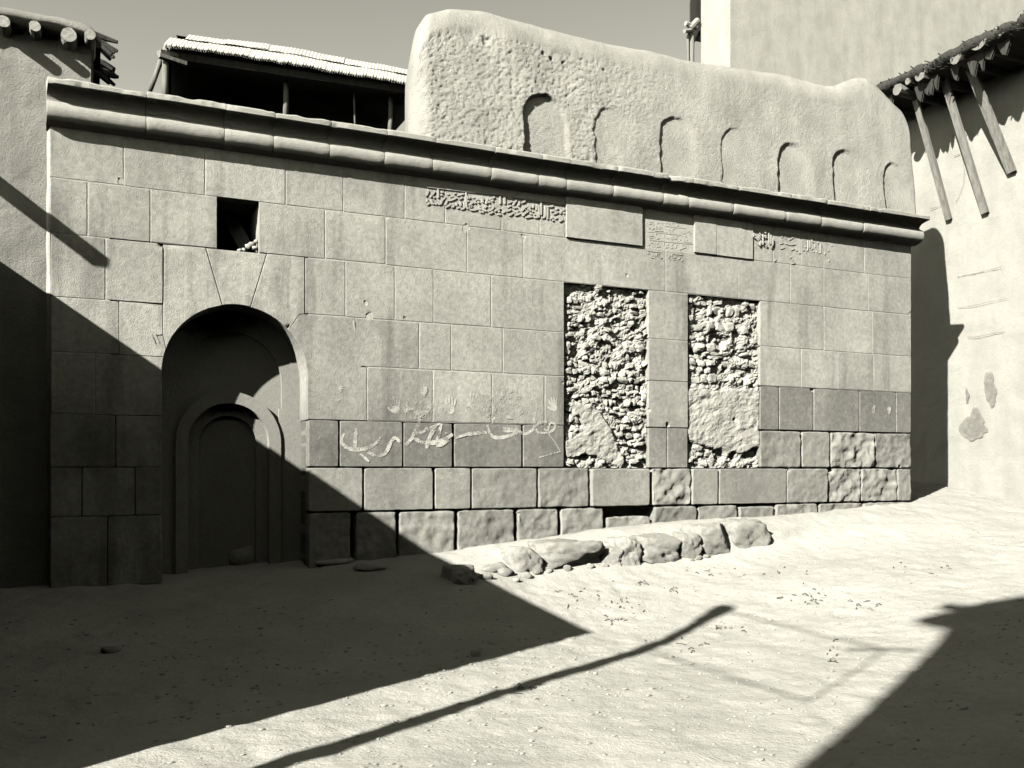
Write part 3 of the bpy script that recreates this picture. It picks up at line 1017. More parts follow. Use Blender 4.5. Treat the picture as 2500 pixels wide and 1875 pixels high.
SA = [[(175, 165), (180, 265), (100, 325)], [(355, 190), (300, 290), (235, 285), (215, 380)], [(440, 140), (445, 380)], [(540, 220)], [(510, 300), (560, 305)],
      [(145, 410), (140, 500)], [(205, 500), (190, 550), (140, 565)], [(260, 410), (265, 500), (260, 545), (330, 545)], [(360, 545), (410, 545), (415, 520)],
      [(450, 555), (545, 555), (560, 520), (490, 440), (600, 425), (640, 350)], [(690, 430), (680, 520), (630, 575)], [(780, 550), (720, 600), (640, 635)],
      [(335, 340), (350, 380), (315, 370)], [(870, 265), (930, 245)], [(690, 275), (740, 285)], [(760, 355), (850, 330)],
      [(730, 450), (770, 460), (800, 420), (880, 400), (940, 390), (935, 360)], [(955, 310), (1140, 265)], [(1090, 350), (1095, 400), (1010, 410)],
      [(820, 530), (880, 520), (880, 610), (850, 650), (800, 620)], [(940, 500), (945, 590)], [(955, 655), (1010, 655), (1010, 620)], [(1040, 470), (1060, 600)],
      [(1060, 680), (1130, 685), (1155, 660), (1150, 490)], [(1195, 230), (1200, 680), (1260, 670)], [(1235, 320), (1225, 420)], [(1310, 345), (1270, 400)],
      [(1250, 440), (1250, 490)], [(1380, 360), (1430, 375)], [(1270, 580), (1310, 530), (1385, 495)], [(1290, 630), (1385, 580), (1380, 625), (1290, 632)],
      [(1310, 700), (1370, 715), (1500, 685)], [(1450, 440), (1530, 410)], [(1420, 520), (1460, 495)], [(1530, 490)], [(1670, 380), (1640, 380), (1640, 430), (1620, 520), (1665, 500)],
      [(1550, 590), (1550, 640), (1530, 690), (1615, 690)], [(1590, 755)], [(1645, 760)], [(1640, 700), (1750, 735)], [(1790, 390), (1755, 440), (1735, 550)],
      [(1855, 390), (1930, 380), (1975, 355)], [(1815, 490)], [(1910, 450)], [(1755, 590), (1700, 655)], [(1850, 600), (1840, 640)],
      [(1950, 600), (1950, 650), (1880, 710), (1790, 735)], [(1930, 750), (1890, 790), (1820, 800)], [(2115, 350), (2120, 540)],
      [(2130, 655), (2040, 670), (1965, 740)], [(2080, 740)], [(2040, 820), (2140, 825)], (.012, [(140, 85), (2260, 322)])]
SB = [[(120, 60), (120, 260)], [(235, 60), (240, 260)], [(310, 235), (430, 180)], [(545, 165), (490, 180), (455, 250), (455, 295)],
      [(625, 185), (620, 260), (590, 300)], [(660, 225), (780, 180), (785, 140)], [(310, 350), (310, 295), (400, 295)], [(280, 435), (400, 410), (400, 380)],
      [(240, 420), (230, 460), (185, 490)], [(460, 475), (350, 555)], [(490, 455), (540, 425), (600, 425)], [(635, 490), (580, 550), (500, 540)],
      [(525, 340)], [(545, 470)], [(480, 345)], [(750, 345), (870, 285)], [(830, 395), (910, 310)], [(680, 440), (680, 360), (740, 370)],
      [(720, 550), (715, 480), (800, 460), (850, 440)], [(690, 550), (730, 550)], [(970, 350), (980, 250)], [(940, 345), (980, 350)], [(890, 410)], [(905, 500)],
      [(940, 450), (975, 440)], [(770, 600), (860, 580), (950, 575)], [(1050, 415), (1055, 290), (1075, 265)],
      [(1000, 530), (1030, 480), (1070, 490), (1080, 560), (1110, 610), (1000, 600)], [(1110, 290), (1120, 600)], [(1175, 190), (1175, 540)],
      [(1190, 610), (1240, 620), (1275, 600), (1280, 300)], [(1340, 310), (1335, 590), (1340, 650)], [(1370, 320), (1410, 310), (1480, 320), (1490, 300)],
      [(1430, 435), (1500, 430)], [(1550, 410), (1550, 360), (1605, 360)], [(1490, 515), (1620, 455)],
      [(1830, 350), (1820, 375), (1760, 385), (1740, 420), (1690, 410), (1665, 510)], [(1800, 485), (1950, 420)], [(1400, 640), (1460, 640), (1465, 580)],
      [(1495, 650), (1460, 690)], [(1530, 630), (1590, 605)], [(1730, 640), (1700, 680), (1640, 705)], [(1800, 580), (1790, 640), (1850, 685), (1885, 660)],
      [(1930, 635), (1980, 610)], [(2035, 570), (2040, 680), (1980, 720), (1920, 690)], [(1760, 485)], [(2050, 455)], (.012, [(480, 80), (2030, 305)])]
SCC = [(.009, [(870, 425), (1520, 500)]), (.009, [(300, 610), (1400, 720)]), (.009, [(360, 880), (1770, 1020)]), [(350, 290), (480, 310)], [(600, 310), (680, 330)],
       [(770, 290), (770, 350)], [(900, 340), (940, 330)], [(1030, 320), (990, 380)], [(1150, 320), (1090, 350)], [(1240, 310), (1200, 330)], [(1310, 390), (1270, 430)],
       [(500, 370), (470, 400)], [(340, 350), (420, 370)], [(570, 420), (570, 520)], [(610, 420), (612, 530)], [(660, 430), (662, 530)], [(700, 430), (702, 535)], [(745, 420), (750, 520)],
       [(330, 510), (390, 495)], [(430, 545), (470, 510), (520, 485)], [(530, 580), (800, 595)], [(1190, 490), (1100, 550)], [(1300, 520), (1310, 600), (1420, 680), (1540, 660)],
       [(990, 560)], [(1100, 605)], [(910, 620)], [(1040, 630)], [(570, 640), (572, 720)], [(820, 700), (822, 820)], [(1070, 720), (1070, 850)], [(1110, 725), (1110, 850)],
       [(1160, 730), (1160, 860)], [(1200, 730), (1200, 860)], [(1240, 735), (1240, 850)], [(350, 760), (480, 740)], [(360, 820), (500, 800)], [(590, 850), (690, 820)], [(920, 840), (990, 820)],
       [(1030, 780), (1030, 860), (1110, 890)], [(1300, 740)], [(1410, 750)], [(1530, 760)], [(1670, 765)], [(1270, 920)], [(1500, 940), (1700, 965)],
       [(620, 920), (610, 1020)], [(820, 950), (820, 1040)], [(400, 980), (460, 970)], [(320, 1050), (370, 1030)], [(580, 1115), (720, 1080)], [(880, 1140), (980, 1100)],
       [(1040, 1160), (1130, 1130)], [(1240, 1020), (1240, 1100), (1200, 1150)], [(1330, 1210), (1400, 1160), (1550, 1120)], [(960, 1030)], [(1100, 1035)], [(1450, 1050)], [(1540, 1070)],
       [(1580, 620), (1660, 600)], [(1650, 700), (1700, 640)], [(1350, 820), (1360, 900)], [(1450, 830), (1470, 930)], [(1560, 840), (1560, 900)]]
SCL = [(.009, [(300, 1235), (750, 1285)]), (.009, [(1090, 1330), (1420, 1370)]), [(280, 1330), (340, 1310)], [(590, 1300), (590, 1390)], [(680, 1320), (650, 1340)], [(700, 1480), (770, 1440)],
       [(960, 1450), (990, 1440)], [(1100, 1470), (1200, 1440)], [(1000, 1520), (1040, 1500)], [(1130, 1540), (1170, 1510)], [(1340, 1450), (1330, 1500), (1260, 1520)],
       [(1430, 1520), (1390, 1580)], [(380, 1440), (480, 1470)], [(430, 1320), (450, 1400)], [(520, 1330), (540, 1420)], [(1000, 1340), (1010, 1420)], [(1060, 1340), (1070, 1420)]]
SD1 = [[(390, 220), (395, 470)], [(530, 200), (540, 430)], [(580, 240), (580, 460)], [(625, 310), (625, 480)], [(350, 380), (340, 420), (300, 490)], [(470, 250), (430, 290)], [(170, 190), (175, 290)],
       [(620, 490), (570, 525)], [(490, 470), (450, 500)], [(320, 210)], [(450, 190)], [(310, 270)], [(220, 310)], [(260, 420)], [(440, 410)], [(290, 310)]]
SD2 = [[(860, 300), (870, 260)], [(930, 280), (960, 320)], [(1020, 345), (1090, 320), (1135, 280)], [(810, 440), (890, 420)], [(940, 430), (1050, 465), (1180, 450)], [(820, 560), (920, 525)],
       [(1070, 590), (1150, 555)], [(1190, 605), (1220, 590)], [(1250, 665), (1290, 645)], [(680, 850), (720, 810)], [(1090, 905), (1170, 885)], [(1050, 770), (1080, 745)], (.010, [(800, 175), (1280, 243)]),
       [(1470, 360), (1470, 590), (1450, 610)], [(1515, 370), (1520, 540)], [(1635, 440), (1640, 530)], [(1765, 440), (1770, 660)], [(1490, 285), (1620, 290)], [(1560, 330), (1560, 420), (1600, 400)],
       [(1700, 440), (1720, 400)], [(1550, 570), (1590, 550)], [(1590, 640), (1620, 610)], [(1350, 600), (1380, 580)], [(1700, 310), (1730, 280)], [(1410, 510)], [(1680, 630)], [(1730, 655)], [(1910, 330)],
       [(1950, 600)], [(2025, 480)], [(1880, 640), (1860, 700)], [(1960, 820), (1950, 860)]]
strokes('carved_inscription', 'large band of carved interlaced Arabic letters under a raised line', SA, 1030, 450, .09042, .021, .002, .013, 'carved', shift=(-14, -8))
strokes('carved_inscription', 'right half of the large band of carved Arabic letters', SB, 1210, 475, .09494, .021, .002, .013, 'carved', shift=(-14, -8))
strokes('carved_inscription', 'small carved Arabic text in four ruled lines', SCC, 1560, 520, .07534, .012, .014, .013, 'carved', shift=(-14, -8))
strokes('carved_inscription', 'last short line of small carved Arabic text', SCL, 1560, 520, .07534, .012, .002, .007, 'carved', shift=(-14, -8))
strokes('carved_inscription', 'worn carved Arabic letters on the proud block', SD1, 1820, 550, .104, .017, -.016, .009, 'carved', shift=(-10, -6))
strokes('carved_inscription', 'worn carved Arabic letters at the right end of the top course', SD2, 1820, 550, .104, .017, .002, .009, 'carved', shift=(-10, -6))
CE = [(.030, [(150, 890), (80, 980), (100, 1060), (200, 1140), (330, 1165), (500, 1150), (640, 1080), (730, 1000), (740, 950)]), (.032, [(340, 800), (330, 950), (320, 1140)]),
      (.032, [(540, 1200), (640, 1250), (760, 1260), (860, 1200), (900, 1080), (980, 940), (1030, 960), (1080, 1040)]), (.034, [(1180, 1080), (1300, 950), (1330, 860), (1400, 700), (1420, 640)]),
      (.036, [(1300, 950), (1400, 1020), (1520, 1050), (1700, 1040), (1850, 980), (1970, 900)]), (.024, [(1340, 900), (1500, 850), (1540, 780)]), (.036, [(1700, 740), (1600, 900), (1540, 1050), (1530, 1140)]),
      (.030, [(1780, 720), (1750, 850), (1700, 1000)]), (.03, [(1690, 1100), (1760, 1090), (1900, 1000)]), (.014, [(1840, 880), (1870, 920), (1890, 880), (1850, 850), (1840, 880)]), (.018, [(2030, 960), (2210, 910)]),
      (.02, [(400, 1230), (480, 1290), (560, 1360)]), (.02, [(1540, 840), (1640, 760), (1760, 720)])]
CF = [(.03, [(0, 1110), (200, 1060), (560, 1030)]), (.03, [(570, 870), (590, 960), (640, 1100), (740, 1140), (900, 1130), (1060, 1080), (1180, 1030)]), (.05, [(870, 960), (960, 990), (1060, 950), (1140, 1020)]),
      (.028, [(1140, 910), (1200, 1010), (1260, 1060), (1350, 1070), (1460, 1000), (1530, 900)]), (.034, [(1520, 620), (1520, 780), (1500, 930)]), (.024, [(1530, 900), (1640, 830), (1720, 800), (1760, 830)]),
      (.022, [(1540, 960), (1580, 1040), (1700, 1040), (1830, 1030), (1930, 950), (1950, 880), (1880, 830), (1810, 840), (1790, 940), (1780, 1040)]), (.014, [(1700, 960), (1760, 1000)]),
      (.014, [(1790, 1060), (1900, 1190), (2020, 1400)]), (.012, [(2040, 1410), (1800, 1470), (1600, 1530)])]
strokes('chalk_writing', 'left half of the large looping chalk scrawl', CE, 820, 930, .14467, .03, -.0035, 0, 'chalk', .2, True)
strokes('chalk_writing', 'right half of the large looping chalk scrawl, ending in a long tail', CF, 1120, 930, .12206, .03, -.0035, 0, 'chalk', .2, True)
strokes('charcoal_mark', 'two short dark figures scrawled left of the arch', [(.010, [(265, 430), (300, 520)]), (.010, [(300, 430), (330, 510)]), (.010, [(300, 432), (318, 446), (330, 430), (345, 442), (350, 425)])], 300, 700, .27125, .01, -.0025, 0, 'char', .2, True)


def hand(u, v, s, lean, mat, label, thumb=-1):
    """a hand print: palm, four fingers and a thumb as flat dabs"""
    c = on_y(u, v, 0)
    g = G()
    cl, sl_ = math.cos(lean), math.sin(lean)
    def tr(a, b): return (c[0] + (a * cl - b * sl_) * s, c[2] + (a * sl_ + b * cl) * s)
    n = 14
    ring = [tr(.42 * math.cos(k * 2 * math.pi / n), .44 * math.sin(k * 2 * math.pi / n) + .05) for k in range(n)]
    g.add([(a, -.0026, b) for a, b in ring], [tuple(range(n))])
    for k, (bx, tx, ty) in enumerate(((-.34, -.52, 1.05), (-.12, -.18, 1.28), (.12, .16, 1.26), (.33, .50, 1.02))):
        ribbon(g, [tr(bx, .36), tr(tx, ty)], .19 * s, -.0029 - k * .0003)
    ribbon(g, [tr(thumb * .25, -.25), tr(thumb * .62, .05), tr(thumb * .80, .22)], .20 * s, -.0043)
    o = part('hand_print', wall, g.v, g.f, M[mat]); o['label'] = label


hand(1100, 1001, .105, 0.0, 'hand', 'clear pale hand print with spread fingers')
hand(1150, 990, .10, -.1, 'hand', 'pale hand print with a dark spot in the palm')
hand(1352, 996, .09, .15, 'hand', 'pale hand print near the rubble window')
hand(966, 1000, .10, .05, 'smear', 'faint smudged hand print')
hand(1001, 1004, .10, -.15, 'smear', 'faint smudged hand print beside the joint')
for k, (u, v, rx, rz) in enumerate(((1040, 1000, .07, .12), (1034, 952, .035, .07), (1190, 990, .12, .11), (1245, 985, .17, .14), (833, 965, .06, .09), (2132, 1000, .025, .055), (2170, 1002, .028, .06), (1010, 1010, .10, .06))):
    c = on_y(u, v, 0); g = G(); n = 18
    ring = [(c[0] + rx * math.cos(a) * (1 + .2 * math.sin(3 * a + k)), -.0050 - .0004 * k, c[2] + rz * math.sin(a) * (1 + .15 * math.cos(2 * a + k))) for a in [i * 2 * math.pi / n for i in range(n)]]
    g.add(ring, [tuple(range(n))])
    part('pale_smear', wall, g.v, g.f, M['smear' if k < 5 or k > 6 else 'hand'])


# ------------------------------------------------------------------ the mud wall above the cornice
def mud_wall():
    yf = .02
    top_px = [(1006, 300), (1009, 180), (1014, 110), (1026, 58), (1050, 22), (1100, 8), (1180, 14), (1250, 32), (1331, 56), (1434, 80), (1502, 97), (1600, 115), (1674, 134), (1836, 161), (1934, 173), (1975, 187), (2025, 199),
              (2051, 201), (2075, 192), (2100, 183), (2118, 180), (2132, 184), (2148, 197), (2170, 222), (2190, 243), (2205, 258), (2214, 280), (2220, 330), (2226, 420)]
    tp = np.array([on_y(u, v, yf + .15)[[0, 2]] for u, v in top_px])
    xl, xr = tp[0, 0], tp[-1, 0]
    n = int((xr - xl) / .012)
    tt = np.linspace(0, 1, n)
    xs = xl + (xr - xl) * tt
    e0 = .17
    zt = np.interp(xs, tp[:, 0], tp[:, 1])
    for _ in range(2): zt[1:-1] = (zt[:-2] + zt[1:-1] * 2 + zt[2:]) / 4
    zb = 3.19 + EYE
    zt = np.maximum(zt, zb + .05)
    Tm = .30
    e = np.clip((xs - xl) / e0, 0, 1); e2 = np.clip((xr - xs) / .10, 0, 1)
    thick = Tm * np.sqrt(np.clip(1 - (1 - e) ** 2, 0.0004, 1)) * np.sqrt(np.clip(1 - (1 - e2) ** 2, 0.0004, 1))
    nf = 128
    rows = []
    r = .30
    for j in range(nf):                                   # front face
        rows.append(('f', j / (nf - 1)))
    for j in range(1, 13):
        rows.append(('t', j / 12))
    rows.append(('b', 1.0)); rows.append(('b', 0.0))
    m = len(rows)
    X = np.tile(xs[:, None], (1, m)); Y = np.zeros((n, m)); Z = np.zeros((n, m))
    h = zt - zb
    rr = np.minimum(r, h * .45)
    yc = yf + Tm
    for j, (k, t) in enumerate(rows):
        if k == 'f':
            Z[:, j] = zb + (h - rr) * t; Y[:, j] = yc - thick + .10 * t * (h / 1.5)
        elif k == 't':
            a = t * math.pi / 2
            Z[:, j] = zt - rr + rr * math.sin(a) * 1.0
            front = yc - thick + .10 * (h / 1.5)
            Y[:, j] = yc + (front - yc) * math.cos(a)
        else:
            Z[:, j] = zb + (h - rr) * t; Y[:, j] = yc + thick
    # niches
    niche = [(1283, 1392, 222, .058, .010), (1456, 1550, 257, .024, .024), (1617, 1702, 281, .026, .020), (1767, 1856, 306, .016, .018), (1905, 1985, 345, .034, .030), (2040, 2110, 362, .030, .032), (2163, 2226, 396, .022, .026)]
    fr = np.array([k == 'f' for k, _ in rows])
    D = np.zeros_like(X)
    for i, (u0, u1, v0, dep, soft) in enumerate(niche):
        a, b = sx(u0, yf), sx(u1, yf)
        c = (a + b) / 2; R = (b - a) / 2
        ztop = float(on_y((u0 + u1) / 2, v0, yf)[2])
        zc = ztop - R * 1.05
        wx = X + .012 * fbm(X * 12, Z * 12, i, 41, 3)
        wz = Z + .012 * fbm(X * 12, Z * 12, i, 42, 3)
        d = np.where(wz > zc, np.hypot(wx - c, (wz - zc) / 1.05) - R, np.abs(wx - c) - R)
        lit = soft * (1 + 3.0 * smooth(-.2 * R, R, wx - c))
        if i: dep_ = dep * (1 - .55 * smooth(-.6 * R, R, wx - c))
        else: dep_ = dep * (1 - .30 * smooth(.0, R, wx - c))
        D = np.maximum(D, dep_ * (1 - smooth(-lit, lit * .6, d)))
    left = 1 - smooth(sx(1380), sx(1750), X)
    und = .012 * fbm(X * 1.6, Z * 1.6, 0, 43, 3) + (.0010 + .0012 * left) * fbm(X * 30, Z * 24, 0, 44, 3, .6)
    und = und + left * .006 * np.clip(fbm(X * 5, Z * 5, 2, 45, 3) * 1.2 - .1, 0, 1) * np.clip(fbm(X * 26, Z * 26, 0, 46, 2), 0, 1)
    und = und + (.0022 + .0050 * left) * np.clip(fbm(X * 38, Z * 38, 0, 52, 2, .7), -.35, 1.2) + .006 * np.clip(fbm(X * 21, Z * 21, 4, 53, 2) - .45, 0, 1) * (.4 + left)
    lowe = (1 - smooth(0, .22, Z - zb)) * (.25 + .75 * left)
    und = und + lowe * .028 * np.abs(fbm(X * 17, Z * 17, 0, 47, 3))
    for u, v, rad, dd in ((1352, 138, .032, .05), (1384, 143, .026, .04), (1334, 122, .022, .03), (1150, 82, .10, .015), (1190, 96, .05, .02), (1480, 170, .02, .02)):
        c = on_y(u, v, yf + .05)
        k = np.clip(1 - np.hypot(X - c[0] + .02 * fbm(X * 25, Z * 25, 0, 48, 2), Z - c[2] + .02 * fbm(X * 25, Z * 25, 3, 48, 2)) / rad, 0, 1)
        D = D + dd * np.minimum(1, k * 2)
    und = und * (1 - .6 * np.clip(D / .014, 0, 1))
    msk = np.where(fr, 1.0, 0.35)[None, :]
    Y = Y + (D * fr[None, :] + und * msk) * np.minimum(1, thick / Tm)[:, None]
    Z = Z + (.006 * fbm(X * 4, Y * 4, Z * 4, 49, 3)) * (1 - fr[None, :])
    v = np.stack([X, Y, Z], -1).reshape(-1, 3)
    o = single('mud_wall', v, grid_faces(n, m), M['mud'], True, origin=((xl + xr) / 2, yc, zb))
    props(o, 'mud plastered parapet with a row of seven shallow arched niches, standing on the cornice', 'mud wall')


mud_wall()

# ------------------------------------------------------------------ mud tower at the left end
def slab_noise(x0, x1, z0, z1, y, step, amp, seed, flip=False):
    n, m = max(2, int((x1 - x0) / step)), max(2, int((z1 - z0) / step))
    X, Z = np.meshgrid(np.linspace(x0, x1, n), np.linspace(z0, z1, m), indexing='ij')
    Y = y + amp * fbm(X * 6, Z * 6, 0, seed, 4)
    return np.stack([X, Y, Z], -1).reshape(-1, 3), grid_faces(n, m)


TY = .16
tx1 = sx(228, TY); tx0 = -8.0
tz = float(on_y(150, 62, TY)[2])
tower = Root('mud_tower', ((tx0 + tx1) / 2, TY + 1.5, .1), 'rough mud plastered tower with round log ends under its eave, left of the wall', 'tower')
g = G()
v, f = slab_noise(tx0, tx1 - .02, -.3, tz, TY, .05, .006, 61)
g.add(v, f)
g.box(tx0, tx1, TY + .05, TY + 3.2, -.3, tz)
part('wall', tower, g.v, g.f, M['tower'])
g = G()
ex1 = sx(247, TY - .16)
n = 60
pts = np.linspace(tx0, ex1, n)
et0, et1 = float(on_y(150, 72, TY - .14)[2]), float(on_y(150, 42, TY - .14)[2])
prof2 = [(TY + .1, et0), (TY - .10, et0 - .01), (TY - .16, et0 + .03), (TY - .17, et1 - .05), (TY - .12, et1), (TY + .2, et1 + .04), (TY + 3.3, et1 + .06)]
X, S = np.meshgrid(pts, np.arange(len(prof2)), indexing='ij')
Yp = np.tile(np.array([p[0] for p in prof2]), (n, 1)); Zp = np.tile(np.array([p[1] for p in prof2]), (n, 1))
kend = smooth(ex1 - .14, ex1, X)
Zp = Zp - kend ** 2 * .12 * (Zp > et0 + .02) + .014 * fbm(X * 6, Yp * 6, Zp * 6, 62, 3)
Yp = Yp + .014 * fbm(X * 8, Yp * 8, Zp * 8, 63, 3)
v = np.stack([X, Yp, Zp], -1).reshape(-1, 3)
f = grid_faces(n, len(prof2), 0, True)
f.append(tuple((n - 1) * len(prof2) + j for j in range(len(prof2))))
part('roof_edge', tower, v, f, M['tower'], True)
for u, v_, r in ((85, 63, .045), (168, 84, .062), (220, 84, .045), (8, 52, .05)):
    c = on_y(u, v_, TY - .20)
    g = G(); g.tube([(c[0], TY + .3, c[2] + .02), (c[0], TY - .10, c[2]), tuple(c)], [r, r, r * .97], 12, .05)
    part('log_end', tower, g.v, g.f, M['palewood'])
g = G()
for k in range(26):
    u, v_ = random.uniform(222, 236), random.choice((random.uniform(84, 128), random.uniform(150, 186)))
    c = on_y(u, v_, TY + .5 + random.uniform(0, .5))
    L = random.uniform(.10, .20)
    g.tube([(tx1 - .1, c[1], c[2] + .05), (c[0] + L * .5, c[1], c[2]), (c[0] + L, c[1] - .02, c[2] - random.uniform(.02, .10))], [.03, .026, .016], 6)
part('brush_bundle', tower, g.v, g.f, M['brush'])
g = G()
_t0, _t1 = on_y(250, 648, 0), on_y(88, 524, 0)
_lt = .97
_sx, _sz = _t0[0] - SUN_A * _lt, _t0[2] + SUN_B * _lt
_l2 = (_t1[0] - _sx) / SUN_A
_zz = (_sz - (_t1[2] + SUN_B * _l2)) / (_lt - _l2)
sp_b = (_sx, -_lt, _sz); sp_a = (_sx, TY + .2, _sz - _zz * (_lt + TY + .2))
g.bar(sp_a, sp_b, .11, .045); g.bar((sp_a[0] - .045, sp_a[1], sp_a[2] + .035), (sp_b[0] - .045, sp_b[1], sp_b[2] + .035), .022, .05)
g.bar((sp_a[0] + .045, sp_a[1], sp_a[2] + .035), (sp_b[0] + .045, sp_b[1], sp_b[2] + .035), .022, .05)
part('water_spout', tower, g.v, g.f, M['wood'])

# ------------------------------------------------------------------ open shelter with a sheet roof behind the cornice
shel = Root('roof_shelter', tuple(on_y(700, 330, 2.0)), 'dark open roof shelter with bright ribbed sheets and wooden posts behind the cornice', 'shelter')
YF, YR = .55, 1.45
fl = [(403, 108), (480, 119), (560, 132), (660, 147), (800, 170), (900, 186), (1015, 204)]
rl = [(426, 83), (545, 100), (640, 110), (722, 121), (790, 137), (940, 163), (1015, 179)]
def along(px, y, u):
    a = np.array(px, float); return on_y(u, np.interp(u, a[:, 0], a[:, 1]), y)
su = [403, 500, 600, 690, 790, 880, 960, 1030]
for i in range(len(su) - 1):
    for lay, (t0, t1, dz) in enumerate(((0.0, .62, 0.0), (.56, 1.0, .016))):
        u0, u1 = su[i] - 4, su[i + 1] + 5
        if lay: u0 += 40; u1 += 40
        nn = int((u1 - u0) / 1.0); mm = 6
        V = np.zeros((nn, mm, 3))
        for a in range(nn):
            u = u0 + (u1 - u0) * a / (nn - 1)
            uu = min(u, 1030)
            A = along(fl, YF, uu); x_a = sx(u, YF)
            ub = 426 + (uu - 403) * (1030 - 426) / (1030 - 403)
            B = along(rl, YR, ub); x_b = sx(426 + (u - 403) * (1030 - 426) / (1030 - 403), YR)
            for b in range(mm):
                t = t0 + (t1 - t0) * b / (mm - 1)
                V[a, b] = (x_a + (x_b - x_a) * t, YF + (YR - YF) * t, A[2] + (B[2] - A[2]) * t + dz + .0025 * math.sin(x_a * 2 * math.pi / .036) + (i % 2) * .006)
        V[:, 0, 2] += .008 * vnoise(V[:, 0, 0] * 14, 0, 0, 71) - (.020 * (np.arange(nn) % 6 < 3) if lay == 0 else 0)
        part('roof_sheet', shel, V.reshape(-1, 3), grid_faces(nn, mm), M['tin'], True)
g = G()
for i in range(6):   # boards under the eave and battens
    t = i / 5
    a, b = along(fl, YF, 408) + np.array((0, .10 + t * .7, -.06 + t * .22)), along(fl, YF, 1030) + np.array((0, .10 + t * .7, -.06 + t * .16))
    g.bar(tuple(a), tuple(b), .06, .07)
part('rafter', shel, g.v, g.f, M['darkwood_shade'])
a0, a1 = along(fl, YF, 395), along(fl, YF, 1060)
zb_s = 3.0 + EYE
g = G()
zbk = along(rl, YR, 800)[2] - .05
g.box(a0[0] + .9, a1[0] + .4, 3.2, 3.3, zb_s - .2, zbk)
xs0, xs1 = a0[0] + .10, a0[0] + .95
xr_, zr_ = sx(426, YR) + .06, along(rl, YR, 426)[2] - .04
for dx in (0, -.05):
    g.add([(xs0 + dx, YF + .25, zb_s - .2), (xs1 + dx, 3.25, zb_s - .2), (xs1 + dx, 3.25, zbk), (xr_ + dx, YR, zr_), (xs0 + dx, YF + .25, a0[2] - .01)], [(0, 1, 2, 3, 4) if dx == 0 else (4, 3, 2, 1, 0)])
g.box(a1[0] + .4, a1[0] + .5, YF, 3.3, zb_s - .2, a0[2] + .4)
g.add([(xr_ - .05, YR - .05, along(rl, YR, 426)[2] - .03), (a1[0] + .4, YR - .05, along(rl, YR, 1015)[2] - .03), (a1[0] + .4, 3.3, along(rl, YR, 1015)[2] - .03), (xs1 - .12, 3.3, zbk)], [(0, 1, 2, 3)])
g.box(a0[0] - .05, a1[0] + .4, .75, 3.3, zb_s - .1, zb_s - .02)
part('inner_wall', shel, g.v, g.f, M['darkwood_shade'])
def post(name, pts, r, y, mat='wood'):
    g = G(); P = [tuple(on_y(u, v, y)) for u, v in pts]
    g.tube(P, r, 9, .06); return part(name, shel, g.v, g.f, M[mat], True)
post('post', [(404, 250), (403, 200), (404, 150), (405, 118)], [.032, .030, .030, .028], .62)
post('post', [(698, 300), (698, 240), (699, 160)], [.030, .028, .026], .80)
post('post', [(952, 340), (954, 290), (955, 205)], [.030, .026, .026], .80)
post('post', [(868, 330), (865, 260), (864, 195)], [.011, .010, .009], .80)
post('brace', [(366, 222), (376, 195), (388, 162), (392, 145)], [.022, .024, .022, .02], .75, 'wood')
g = G(); c = on_y(410, 142, .6)
g.bar((c[0] - .08, .55, c[2] - .01), (c[0] + .16, .62, c[2] - .02), .06, .035); g.bar((c[0] - .08, .58, c[2] + .03), (c[0] + .10, .66, c[2] + .06), .07, .04)
part('post_head', shel, g.v, g.f, M['wood'])

# ------------------------------------------------------------------ tall house far behind, and its roof shade on poles
BY = 6.0
bx = sx(1783, BY)
back = Root('tall_house', (bx + 4, BY + 3, 0), 'tall plain plastered house rising behind the mud wall', 'house')
g = G()
v, f = slab_noise(bx, bx + 14, -.5, 12.5, BY, .4, .0, 81)
g.add(v, f)
bd = .95
g.add([(bx, BY, -.5), (bx, BY, 12.5), (bx, BY + bd, 12.5), (bx, BY + bd, -.5)], [(3, 2, 1, 0)])
g.box(bx + .02, bx + 14, BY + .1, BY + bd, -.5, 12.45)
part('wall', back, g.v, g.f, M['house'], None)
g = G(); g.box(bx - .15, bx + 14.2, BY - .2, BY + bd + .2, 12.5, 12.8)
part('roof', back, g.v, g.f, M['house'])
SY = 7.0
shade = Root('pole_canopy', tuple(on_y(1690, 200, SY)), 'canopy on a bundle of rough poles beside the tall house, its shade a dark panel', 'canopy')
def pt(u, v, y=SY): return tuple(on_y(u, v, y))
g = G(); g.tube([pt(1692, 330), pt(1689, 140), pt(1689, 90), pt(1688, 76)], [.055, .05, .055, .04], 9, .05); part('post', shade, g.v, g.f, M['wood'], True)
g = G(); g.tube([pt(1681, 330), pt(1680, 140), pt(1679, 95), pt(1681, 80)], [.03, .028, .033, .02], 8, .05); part('post', shade, g.v, g.f, M['wood'], True)
for a, b, r in (((1674, 57), (1700, 68), .05), ((1684, 70), (1703, 50), .06), ((1671, 76), (1690, 74), .045)):
    g = G(); g.tube([pt(*a, SY - .08), pt(*b, SY - .05)], r, 8, .06); part('beam_head', shade, g.v, g.f, M['palewood'])
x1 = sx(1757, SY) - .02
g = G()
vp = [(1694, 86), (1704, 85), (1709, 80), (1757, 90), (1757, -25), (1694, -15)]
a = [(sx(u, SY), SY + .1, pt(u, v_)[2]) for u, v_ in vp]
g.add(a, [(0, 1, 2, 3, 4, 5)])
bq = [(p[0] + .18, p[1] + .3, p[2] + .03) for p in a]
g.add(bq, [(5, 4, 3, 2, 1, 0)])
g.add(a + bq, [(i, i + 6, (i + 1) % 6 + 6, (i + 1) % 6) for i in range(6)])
part('canopy_shade_panel', shade, g.v, g.f, M['darkwood_shade'])  # dark panel painted in place of the shade under the canopy roof

